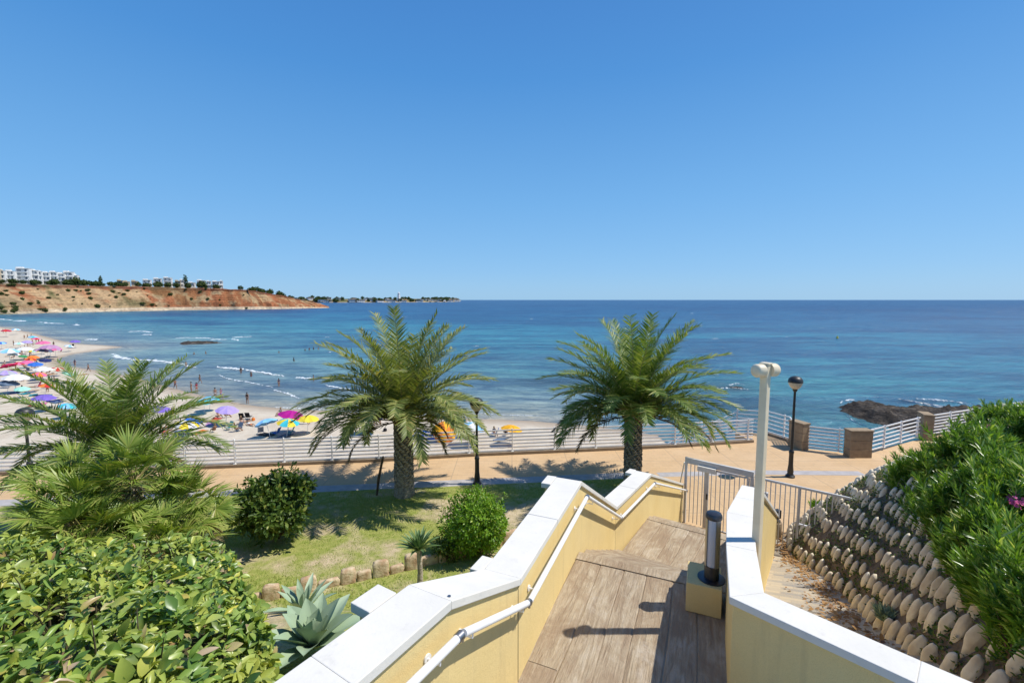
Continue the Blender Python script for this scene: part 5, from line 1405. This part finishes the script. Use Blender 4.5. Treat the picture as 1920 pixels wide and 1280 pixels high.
# ------------------------------------------------------------------ parasols, towels, chairs
def umb_mesh(r, h, sag=.1):
    b = B(); n = 8; V = [(0, 0, h)]
    for ring, (f, z) in enumerate([(.35, -.05), (.7, -.20), (1.0, -.42)]):
        for k in range(n * 2):
            a = PI * k / n; rr = r * f * (1 if k % 2 == 0 else .955); V.append((rr * math.cos(a), rr * math.sin(a), h + z * r * (.9 if k % 2 == 0 else 1.0) - (.03 if k % 2 else 0)))
    m = n * 2
    F = [(0, 1 + k, 1 + (k + 1) % m) for k in range(m)]
    for ring in range(2):
        for k in range(m): F.append((1 + ring * m + k, 1 + (ring + 1) * m + k, 1 + (ring + 1) * m + (k + 1) % m, 1 + ring * m + (k + 1) % m))
    # lower skin gives the cloth its thickness and closes it
    k0 = len(V); V += [(v[0] * .99, v[1] * .99, v[2] - .02) for v in V[:k0]]
    F += [tuple(i + k0 for i in f)[::-1] for f in F[:]]
    F += [(1 + 2 * m + k, 1 + 2 * m + k + k0, 1 + 2 * m + (k + 1) % m + k0, 1 + 2 * m + (k + 1) % m) for k in range(m)]
    me = bpy.data.meshes.new('canopy'); me.from_pydata(V, [], F); me.validate()
    me.materials.append(C_('white')); me.materials.append(C_('white'))
    for i, p in enumerate(me.polygons):
        j = i % (m * 3) if i < m * 6 else i - m * 6
        p.material_index = ((j % m) // 2) % 2
    return me
UM = umb_mesh(1.12, 2.05)
b = B(); b.tube([(0, 0, -.25), (0, 0, 2.08)], .022, 6); pole_o = b.out('pole', C_('white')); PM = pole_o.data; bpy.data.objects.remove(pole_o)
def umbrella(px, py, c1, c2, label, s=1.0, tilt=.16, taz=0.0, h=2.0):
    x, y, z = site(px, py, SEA_Z + .6 + h * s)
    for _ in range(3): z = beach_z(x, y)[0]; x, y, _z = site(px, py, z + h * s * .92 * math.cos(tilt))
    r = empty('beach_umbrella', (x, y, z), 0, label, 'beach umbrella', 'parasols open on the beach')
    r.scale = (s,) * 3; r.rotation_euler = (Matrix.Rotation(taz, 3, 'Z') @ Matrix.Rotation(tilt, 3, 'Y')).to_euler()
    for me, nm in ((UM, 'canopy'), (PM, 'pole')):
        o = bpy.data.objects.new(nm, me); COL.objects.link(o); o.parent = r
        if nm == 'canopy':
            o.material_slots[0].link = 'OBJECT'; o.material_slots[0].material = C_(c1); o.material_slots[1].link = 'OBJECT'; o.material_slots[1].material = C_(c2)
    return r
for a in [
    (537, 775, 'magenta', 'magenta', 'large magenta parasol behind the rainbow one', 1.3, .25), (506, 791, 'sky', 'sky', 'light blue parasol tipped left of the rainbow one', 1.1, .4, 2.6), (536, 788, 'turquoise', 'yellow', 'rainbow green, blue and yellow parasol before the magenta one', 1.05, .2),
    (575, 782, 'yellow', 'yellow', 'plain yellow parasol right of the magenta one', 1.05, .1), (381, 751, 'turquoise', 'turquoise', 'turquoise parasol, nearer of two near the strolling pair', 1.0, .1), (391, 746, 'turquoise', 'sky', 'turquoise parasol, farther of two near the strolling pair', 1.0, .2),
    (421, 765, 'lilac', 'lilac', 'lilac parasol with people sitting under it', 1.15, .2), (294, 765, 'purple', 'purple', 'purple parasol glimpsed through the right fronds of the left palm', 1.1, .15), (342, 793, 'yellow', 'white', 'yellow and white parasol over the striped towels', 1.1, .2),
    (354, 787, 'blue', 'blue', 'blue parasol behind the yellow and white one', .95, .2), (691, 778, 'navy', 'navy', 'dark blue parasol behind the tall date palm', 1.2, .15), (828, 801, 'orange', 'amber', 'orange parasol tipped on its side by the blue windbreak', 1.15, .95, -1.2),
    (877, 797, 'sky', 'white', 'light blue and white parasol right of the tall date palm', 1.25, .3, .3), (955, 801, 'amber', 'amber', 'amber parasol above the railing between the two palms', 1.05, .15, .4),
    (80, 743, 'purple', 'purple', 'big purple-blue parasol, nearest on the left beach', 1.15, .1), (122, 759, 'sky', 'turquoise', 'bright cyan parasol below the purple-blue one', .95, .2), (82, 722, 'red', 'orange', 'red and orange parasol above the purple-blue one', .9, .2), (40, 727, 'mint', 'mint', 'mint green parasol left of the red and orange one', .85, .2),
    (161, 727, 'blue', 'sky', 'round blue parasol seen between the fronds of the left palm', .85, .4, 2), (26, 705, 'white', 'white', 'wide white parasol low at the left edge', 1.5, .1), (8, 697, 'lilac', 'grey', 'grey-lilac parasol above the wide white one at the left edge', 1.3, .1), (10, 716, 'slate', 'slate', 'dark slate parasol at the left edge', 1.1, .3),
    (78, 690, 'white', 'white', 'bright white parasol beside the curve of the shore', 1.25, .1), (65, 681, 'blue', 'blue', 'deep blue parasol behind the bright white one', 1.1, .2), (83, 674, 'navy', 'navy', 'navy parasol pointing toward the curve of the water', 1.0, .25), (48, 678, 'pink', 'pink', 'pink parasol left of the deep blue one', 1.1, .3),
    (20, 684, 'crimson', 'crimson', 'crimson parasol lying low at the left', 1.2, .3, 3), (34, 680, 'red', 'pink', 'red and pink parasol between the crimson and the pink ones', .9, .2), (41, 667, 'green', 'green', 'dark green parasol left of the orange one', .9, .2), (60, 668, 'orange', 'orange', 'orange parasol in the crowded left beach', 1.0, .2),
    (55, 672, 'red', 'orange', 'scarlet and orange parasol under the plain orange one', .9, .3), (46, 653, 'white', 'white', 'white gazebo-like parasol in the crowded left beach', 1.6, .02), (61, 657, 'mint', 'yellow', 'pale green and yellow parasol right of the white gazebo-like one', 1.0, .1), (16, 656, 'sky', 'white', 'pale blue and white parasol near the left edge', 1.7, .1),
    (50, 640, 'lilac', 'lilac', 'lilac parasol at the back of the left beach', 1.2, .1), (92, 649, 'mauve', 'mauve', 'wide mauve parasol near the water', 1.9, .05), (80, 641, 'pink', 'pink', 'pale pink parasol behind the wide mauve one', 1.5, .1), (103, 653, 'mauve', 'pink', 'mauve and pink parasol right of the wide mauve one', 1.3, .1), (75, 655, 'slate', 'mauve', 'dusky parasol below the wide mauve one', 1.4, .1),
    (140, 639, 'purple', 'purple', 'violet parasol alone on the sand spit', 1.2, .1), (127, 648, 'sky', 'white', 'pale parasol next to the violet one on the spit', 1.0, .2), (34, 643, 'mint', 'white', 'mint and white parasol at the back of the left beach', 1.1, .1), (2, 642, 'sky', 'blue', 'blue parasol cut by the left picture edge', 1.1, .1), (60, 631, 'turquoise', 'sky', 'cyan parasol farthest back before the water', 1.2, .1),
    (119, 701, 'teal', 'mint', 'teal parasol at the tip of the left palm fronds', 1.0, .5), (10, 619, 'red', 'crimson', 'small red parasol on the far sand at the left edge', 1.5, .1), (29, 617, 'white', 'sky', 'tiny white parasol on the farthest sand', 1.3, .1), (66, 634, 'pink', 'red', 'rose parasol at the back by the standing group', 1.1, .1), (88, 657, 'black', 'slate', 'black parasol in the shade of the wide mauve one', 1.1, .1), (24, 663, 'cream', 'white', 'cream parasol at the left of the crowded beach', 1.1, .1),
    (105, 690, 'cream', 'red', 'cream and red parasol near the shore curve', .9, .3), (70, 700, 'pink', 'orange', 'pink and orange parasol below the bright white one', .95, .3)]:
    umbrella(*a[:5], s=a[5], tilt=a[6], taz=a[7] if len(a) > 7 else random.uniform(-.6, .6))
def item(kind, px, py, c, label, rz=None, c2='white'):
    x, y, z = site(px, py, SEA_Z + .3); z = beach_z(x, y)[0]; x, y, z = site(px, py, z); rz = random.uniform(0, 3) if rz is None else rz
    if kind == 'towel':
        n = 9; V = []
        for i in range(n):
            for j in range(5):
                V.append(((j / 4 - .5) * .95, (i / (n - 1) - .5) * 1.9, .05 + .03 * math.sin(i * 1.3 + px) * math.cos(j * 1.7 + py)))
        M = Matrix.Rotation(rz, 3, 'Z'); V = [tuple(M @ Vector(v)) for v in V]
        V += [(v[0], v[1], v[2] - .02) for v in V]; F = grid_faces(n, 5).tolist(); F = [tuple(f) for f in F] + [tuple(q + n * 5 for q in f)[::-1] for f in F]
        o = mk('beach_towel', V, F, C_(c), None, True); o.location = (x, y, z + .02); return tag(o, label, 'beach towel', 'towels spread on the sand')
    r = empty({'chair': 'beach_chair', 'bag': 'beach_bag', 'break': 'windbreak'}[kind], (x, y, z), rz, label, {'chair': 'beach chair', 'bag': 'bag', 'break': 'windbreak'}[kind])
    if kind == 'chair':
        b = B(); b.box((0, 0, .30), (.56, .52, .03), 0, Matrix.Rotation(.12, 3, 'X')); b.out('seat', C_(c), r, world=False)
        b = B(); b.box((0, -.40, .62), (.54, .03, .72), 0, Matrix.Rotation(.45, 3, 'X')); b.out('backrest', C_(c), r, world=False)
        for s in (-1, 1):
            b = B(); b.tube([(s * .29, .26, 0), (s * .29, .24, .5), (s * .29, -.36, .52), (s * .29, -.52, .95)], .014, 5); b.tube([(s * .29, -.30, .5), (s * .29, -.34, 0)], .014, 5); b.out('side_frame', C_('grey'), r, world=False)
    elif kind == 'bag':
        b = B(); b.lathe([(.16, 0), (.22, .06), (.20, .28), (.10, .36)], n=12); b.out('body', C_(c), r, world=False)
        b = B(); b.tube([(-.14, 0, .30), (-.10, 0, .5), (.10, 0, .5), (.14, 0, .30)], .012, 5); b.out('handle', C_('black'), r, world=False)
    else:
        b = B()
        for k in range(7): 
            a = k * .28; p = Vector((2.1 * math.cos(a) - 1.6, 1.6 * math.sin(a) - .6, 0)); q = Vector((2.1 * math.cos(a + .28) - 1.6, 1.6 * math.sin(a + .28) - .6, 0))
            b.add([p, q, q + Vector((.02, .02, .95 - .1 * (k % 2))), p + Vector((.02, .02, .95 - .1 * ((k + 1) % 2))), p + Vector((.03, .03, 0)), q + Vector((.03, .03, 0)), q + Vector((.05, .05, .93)), p + Vector((.05, .05, .93))], [(0, 1, 2, 3), (7, 6, 5, 4), (0, 3, 7, 4), (1, 5, 6, 2), (3, 2, 6, 7)])
        b.out('cloth', C_(c), r, world=False)
        b = B()
        for k in range(8): a = k * .28; b.tube([(2.1 * math.cos(a) - 1.58, 1.6 * math.sin(a) - .58, -.1), (2.1 * math.cos(a) - 1.58, 1.6 * math.sin(a) - .58, 1.0)], .015, 5)
        b.out('stakes', C_('white'), r, world=False)
for a in [('chair', 428, 806, 'teal', 'green-backed beach chair, left of two standing on open sand'), ('chair', 447, 808, 'slate', 'grey-blue beach chair, right of two standing on open sand'), ('chair', 455, 786, 'black', 'black beach chair, left one nearest the wet sand', .2), ('chair', 467, 785, 'black', 'black beach chair, right one nearest the wet sand', .1),
          ('bag', 475, 788, 'orange', 'orange bag beside the two black beach chairs'), ('chair', 517, 816, 'blue', 'bright blue beach chair in front of the rainbow parasol'), ('chair', 543, 815, 'teal', 'teal beach chair right of the bright blue one'), ('chair', 489, 813, 'grey', 'grey beach chair left of the bright blue one'), ('towel', 500, 815, 'black', 'black towel between grey and bright blue chairs'), ('towel', 533, 818, 'slate', 'dark towel under the teal chair'),
          ('towel', 395, 795, 'mauve', 'mauve towel below the lilac parasol'), ('towel', 402, 788, 'red', 'red towel in the shade of the lilac parasol'), ('towel', 345, 810, 'blue', 'blue towel in front of the yellow and white parasol'), ('towel', 335, 811, 'slate', 'dark towel left of the blue one in front of the yellow and white parasol'), ('towel', 372, 811, 'orange', 'orange towel right of the yellow and white parasol'),
          ('break', 806, 826, 'blue', 'low blue windbreak beside the tipped orange parasol', .3), ('towel', 849, 820, 'slate', 'dark towel right of the tipped orange parasol'), ('towel', 872, 822, 'black', 'black towel under the light blue and white parasol'), ('chair', 884, 819, 'black', 'black beach chair under the light blue and white parasol'), ('chair', 926, 818, 'blue', 'blue beach chair left of the amber parasol'), ('towel', 940, 823, 'slate', 'long dark towel below the amber parasol'),
          ('bag', 722, 808, 'black', 'dark bag on the sand left of the tall palm trunk'), ('bag', 310, 756, 'black', 'small dark bag alone on the wet sand behind the left palm'), ('towel', 66, 761, 'crimson', 'crimson towel under the purple-blue parasol'), ('towel', 82, 764, 'black', 'black towel under the purple-blue parasol'), ('towel', 58, 733, 'tan', 'tan towel right of the mint green parasol'), ('towel', 30, 736, 'black', 'dark towel at the lower left of the mint green parasol'),
          ('chair', 70, 726, 'crimson', 'crimson beach chair left of the red and orange parasol'), ('chair', 84, 727, 'crimson', 'dark red beach chair under the red and orange parasol'), ('towel', 18, 723, 'slate', 'dark towel under the slate parasol at the left edge'), ('chair', 55, 696, 'slate', 'slate beach chair left of the pink and orange parasol'), ('towel', 100, 702, 'tan', 'tan towel near the teal parasol'), ('towel', 45, 690, 'teal', 'teal towel beside the seated person in crimson'), ('towel', 30, 692, 'crimson', 'crimson towel below the crimson parasol'),
          ('towel', 90, 668, 'black', 'black towel before the navy parasol'), ('chair', 112, 661, 'crimson', 'crimson beach chair at the right end of the crowded beach'), ('chair', 129, 652, 'teal', 'teal beach chair beneath the pale parasol on the spit'), ('chair', 136, 650, 'black', 'black beach chair beneath the violet parasol on the spit'), ('towel', 75, 664, 'slate', 'slate towel among the dusky parasols'), ('towel', 14, 668, 'tan', 'tan towel below the pale blue and white parasol'), ('towel', 107, 768, 'tan', 'tan towel just under the bright cyan parasol')]:
    item(*a[:5], rz=a[5] if len(a) > 5 else None)
for k in range(34):
    px = random.uniform(0, 110); py = random.uniform(650, 760)
    if px > 60 + (py - 640) * .45: px *= .5
    item('towel', px, py, random.choice(['navy', 'crimson', 'blue', 'pink', 'teal', 'tan', 'slate', 'cream', 'orange', 'green']), 'small coloured towel lost in the crowd of the far left beach')
# buoy out at sea
p = site(1570, 634, SEA_Z); r = empty('buoy', p, 0, 'small yellow buoy floating far out right of the palms', 'buoy')
b = B(); b.lathe([(.1, -.2), (.4, 0), (.36, .4), (.14, .7), (.08, 1.1)], p, 12); b.out('float', C_('yellow'), r)

# ------------------------------------------------------------------ houses and trees on the plateau and the headland
VW = [simple('white_villa_render', (.80, .79, .76), (.70, .69, .66), .2, .8), simple('cream_villa_render', (.58, .48, .33), (.52, .43, .30), .2, .8)]
WIN = simple('dark_window', (.15, .17, .20), None, rough=.3); SHADE_ = simple('painted_terrace_shade', (.34, .34, .34), None, rough=.8)  # second grey paints the shade of deep terraces onto flat panels
def plateau(px, back):
    """point on the plateau seen over the cliff edge at bearing px"""
    u = (px - 960) / 850
    ex = Fp[:, 0] + inl[:, 0] * 50; ey = Fp[:, 1] + inl[:, 1] * 50
    i_ = int(np.argmin(np.abs(ex / ey * math.cos(PITCH) - u)))
    return Vector((ex[i_] * (1 + back / ey[i_]), ey[i_] + back, SEA_Z + (Fp[i_, 2] - SEA_Z) * 1.0 + .3)), math.atan2(tang[i_][1], tang[i_][0])
def villa(px0, px1, ytop, label, style=0, back=12, floors=3):
    p, a = plateau((px0 + px1) / 2, back)
    d_ = p.y; w = (px1 - px0) / 850 * d_ * .97; H = 7 + (562 - ytop) / 850 * d_ * 1.0 - p.z
    H = max(H - 1.8, 4); fh = H / floors
    r = empty('villa', p, .55, label, 'building', 'white and cream houses along the cliff top')
    P = lambda x, y, z: (x, y, z)
    w *= .92
    b = B(); b.box(P(0, 5, H / 2), (w, 10, H)); b.out('wall', VW[style], r, world=False)
    b = B(); b.box(P(-w * .22, 3.4, H + .8), (w * .5, 6, 1.8)); b.out('roof_room', VW[style], r, world=False)
    b = B(); b.box(P(0, 5, H + .12), (w + .5, 10.5, .25)); b.out('roof', VW[style], r, world=False)
    nb = max(2, int(w / 4.2))
    for f in range(floors):
        for k in range(nb):
            x = -w / 2 + w * (k + .5) / nb
            ww = w / nb * random.choice((.28, .4, .6))
            b = B(); b.box(P(x, -.02, fh * (f + .5)), (ww, .25, fh * random.choice((.4, .5, .6)))); o = b.out('window', WIN if k % 2 else SHADE_, r, world=False)  # alternate panels are window glass and painted terrace shade
        b = B(); b.box(P(w * .05 * ((f % 2) * 2 - 1), -.9, fh * f + fh * .98), (w * .86, 1.9, .3)); b.out('balcony', VW[style], r, world=False)
for a in [(-30, -12, 507, 'white villa with balconies just beyond the left end of the row'), (-9, 8, 503, 'leftmost visible white villa, cut by the picture edge', 1), (10, 22, 505, 'narrow white villa second from the left edge'), (23, 36, 506, 'narrow white villa left of the tall block'), (38, 58, 501, 'tall white block highest in the row on the left', 0, 10, 4), (60, 75, 505, 'grey-windowed white house right of the tall block'),
          (77, 89, 507, 'white house in the middle of the left row'), (91, 103, 509, 'stepped white house fourth from the right of the left row'), (104, 116, 508, 'white house third from the right of the left row'), (117, 129, 511, 'low white house before the row end'), (131, 146, 508, 'white end house of the left row with trees beside it'), (147, 154, 514, 'small white annex at the right end of the left row', 0, 14, 2)]:
    villa(*a[:4], **dict(zip(('style', 'back', 'floors'), a[4:])))
for a in [(228, 238, 524, 'small cream house right of the dark cypress', 1, 14, 2), (241, 250, 526, 'low cream house behind shrubs', 1, 14, 1), (254, 264, 525, 'low cream house left of the white cluster', 1, 14, 1), (276, 290, 523, 'white house with tower at the left of the distant cluster', 0, 30, 2), (292, 306, 520.5, 'long white house in the distant cluster', 0, 30, 2), (308, 322, 519, 'highest white house of the distant cluster', 0, 30, 3), (323, 331, 521, 'white house right of the highest one', 0, 30, 2),
          (334, 344, 525, 'cream house below the distant cluster', 1, 16, 2), (344, 351, 523, 'slim white house beside a cypress', 0, 18, 2), (361, 373, 528, 'small white cottage at the cliff edge', 0, 12, 1), (377, 392, 524, 'long white house behind the round green tree', 0, 22, 2), (394, 402, 525.5, 'white house third from the end of the cliff', 0, 18, 2), (404, 418, 526, 'white house with dark terraces near the cliff end', 0, 16, 2), (419, 424, 525, 'slim white end tower of the cliff houses', 0, 16, 2)]:
    villa(*a[:4], **dict(zip(('style', 'back', 'floors'), a[4:])))
TREE_M = leafmat('distant_tree_leaves', [(0, (.030, .055, .018)), (.5, (.055, .085, .025)), (1, (.10, .13, .04))], .8, .1, .15)
RNG = np.random.default_rng(5)
def tree_mesh(n=420, sx=1, sz=1, leaf=.22):
    u = rand_unit(n); f = 1 - np.abs(RNG.normal(0, .25, n)); ph = fbm(u[:, 0] * 2.2 + 5, u[:, 2] * 2.2 + u[:, 1] + 5, 3, 2)
    P = u * (f * (.75 + .6 * ph))[:, None] * [sx, sx, sz] + [0, 0, 1.05 * sz]
    V, F = scatter(*LEAF_OVAL, P, frames(rand_unit(n), u + rand_unit(n) * .5), RNG.uniform(leaf * .7, leaf * 1.3, n) * 1.6)
    o = mk('crown', V, F, TREE_M); me = o.data; bpy.data.objects.remove(o); return me
TM = [tree_mesh(420, 1, .8), tree_mesh(420, 1.2, .65), tree_mesh(300, .35, 1.3, .16)]
b = B(); b.tube([(0, 0, -.3), (.03, 0, .4), (0, .02, .9)], [.08, .06, .03], 6); _o = b.out('trunk', TWIG); TRM = _o.data; bpy.data.objects.remove(_o)
def far_tree(p, s, k, label, group, nm='tree'):
    r = empty(nm, p, random.uniform(0, 6), label, 'tree' if nm == 'tree' else 'shrub', group); r.scale = (s, s, s)
    for me, n_ in ((TM[k], 'crown' if nm == 'tree' else 'foliage'), (TRM, 'trunk')):
        o = bpy.data.objects.new(n_, me); COL.objects.link(o); o.parent = r
for i in range(70):
    px = random.choice([random.uniform(140, 275), random.uniform(265, 480), random.uniform(0, 150), random.uniform(480, 540)])
    p, a = plateau(px, random.uniform(0, 16)); far_tree(p, random.uniform(1.8, 4.0) * p.y / 520, random.choice([0, 1]), 'dark green tree growing among the houses on the cliff top', 'trees on the cliff top')
p, a = plateau(150, 3); far_tree(p, 6.0, 0, 'large round green tree at the right end of the left villas', None)
p, a = plateau(170, 5); far_tree(p, 5.4, 1, 'broad dark tree on the skyline between the villas and the cypress', None)
p, a = plateau(199, 5); far_tree(p, 5.2, 2, 'pointed dark cypress on the skyline right of the villas', None)
p, a = plateau(355, 3); far_tree(p, 7.5, 2, 'dark cypress beside the slim white house', None)
p, a = plateau(383, 2); far_tree(p, 6.8, 0, 'round bright tree in front of the long white house', None)
for i in range(150):                                               # scrub on the red slopes
    c_ = random.randrange(50, 190); rr_ = random.randrange(8, 46)
    if random.random() < (c_ - 90) / 120: continue
    q = (Xc[rr_, c_], Yc[rr_, c_], Zc[rr_, c_] - .4)
    far_tree(q, random.uniform(.8, 2.8), random.choice([0, 1, 1]), 'dark green scrub bush clinging to the red cliff slope', 'scrub bushes on the red cliff', 'scrub_bush')
# headland: houses, trees, lighthouse-like tower
random.seed(9)
HM = []
for k, (w, d_, h) in enumerate([(26, 14, 9), (18, 14, 12), (34, 12, 7)]):
    b1 = B(); b1.box((0, 0, h / 2), (w, d_, h)); o1 = b1.out('wall', VW[k % 2]); b2 = B(); b2.prism([(-w / 2 - 1, -d_ / 2 - 1), (w / 2 + 1, -d_ / 2 - 1), (w / 2 + 1, d_ / 2 + 1), (-w / 2 - 1, d_ / 2 + 1)], h, h + 1.2); o2 = b2.out('roof', KERB)
    b3 = B()
    for q in range(4): b3.box((-w / 2 + w * (q + .5) / 4, -d_ / 2, h * .5), (w * .12, .4, h * .35))
    o3 = b3.out('windows', WIN); HM.append((o1.data, o2.data, o3.data)); [bpy.data.objects.remove(o) for o in (o1, o2, o3)]
for i in range(90):
    c_ = random.randrange(3, 152); f = random.uniform(.0, .6); rr = 1 + 4 * f; r0_ = min(int(rr), 4); t = rr - r0_
    q = [float(A_[r0_, c_] * (1 - t) + A_[r0_ + 1, c_] * t) for A_ in (Xh, Yh, Zh)]
    r = empty('house', q, random.uniform(.3, .9), 'pale small house among trees on the low far headland', 'house', 'houses on the far headland'); k = i % 3; r.scale = (1.3,) * 3
    for me, nm in zip(HM[k], ('wall', 'roof', 'windows')):
        o = bpy.data.objects.new(nm, me); COL.objects.link(o); o.parent = r
for i in range(230):
    c_ = random.randrange(0, 156); f = random.uniform(.1, 1); rr = 1 + 4 * f; r0_ = min(int(rr), 4); t = rr - r0_
    q = [float(A_[r0_, c_] * (1 - t) + A_[r0_ + 1, c_] * t) for A_ in (Xh, Yh, Zh)]
    far_tree(q, random.uniform(6, 12), random.choice([0, 1]), 'dark pine tree on the low far headland', 'trees on the far headland')

hp_ = site(748, 567, SEA_Z); q = (hp_[0] * 1.04, hp_[1] * 1.04, 6)
r = empty('white_tower', q, 0, 'white round tower standing highest on the far headland', 'tower')
b = B(); b.lathe([(9, -2), (8, 20), (7, 38)], q, 14); b.out('shaft', VW[0], r); b = B(); b.lathe([(8.5, 38), (8.5, 40), (5, 41), (4.5, 45), (1, 48)], q, 14); b.out('lantern', VW[0], r)

# ------------------------------------------------------------------ light
EL = R(56.5)
sun_d = bpy.data.lights.new('sun', 'SUN'); sun_d.energy = 3.7; sun_d.angle = R(.53); sun_d.color = (1, .955, .88)
sun = bpy.data.objects.new('sun', sun_d); COL.objects.link(sun)
sun.rotation_euler = Vector((math.cos(EL), -.0, math.sin(EL))).to_track_quat('Z', 'Y').to_euler()
W = bpy.data.worlds.new('World'); SC.world = W; W.use_nodes = True; nt = W.node_tree
sk = nt.nodes.new('ShaderNodeTexSky'); sk.sky_type = 'NISHITA'; sk.sun_disc = False; sk.sun_elevation = EL; sk.sun_rotation = R(90)
sk.air_density = 1.0; sk.dust_density = .35; sk.ozone_density = 2.2; sk.altitude = 0
bg = nt.nodes['Background']
tc = nt.nodes.new('ShaderNodeTexCoord'); sx = nt.nodes.new('ShaderNodeSeparateXYZ'); nt.links.new(tc.outputs['Generated'], sx.inputs[0])
rp = nt.nodes.new('ShaderNodeValToRGB'); nt.links.new(sx.outputs['Z'], rp.inputs[0]); el = rp.color_ramp.elements
for i_, (p_, c_) in enumerate([(0, (.20, .42, .66)), (.06, (.165, .385, .67)), (.2, (.115, .33, .64)), (.42, (.050, .225, .55)), (.7, (.022, .13, .42)), (1, (.015, .09, .33))]):
    if i_ > 1: el.new(.5)
for e_, (p_, c_) in zip(el, [(0, (.20, .42, .66)), (.06, (.165, .385, .67)), (.2, (.115, .33, .64)), (.42, (.050, .225, .55)), (.7, (.022, .13, .42)), (1, (.015, .09, .33))]): e_.position = p_; e_.color = (*[q / .1 for q in c_], 1)
mx = nt.nodes.new('ShaderNodeMix'); mx.data_type = 'RGBA'; mx.inputs[0].default_value = .82
nt.links.new(sk.outputs[0], mx.inputs[6]); nt.links.new(rp.outputs[0], mx.inputs[7]); nt.links.new(mx.outputs[2], bg.inputs[0])
bg.inputs[1].default_value = .1
SC.view_settings.view_transform = 'Standard'; SC.view_settings.look = 'None'; SC.view_settings.exposure = .42; SC.view_settings.gamma = 1
SC.render.engine = 'CYCLES'; SC.cycles.max_bounces = 6; SC.cycles.transparent_max_bounces = 8; SC.cycles.use_denoising = True
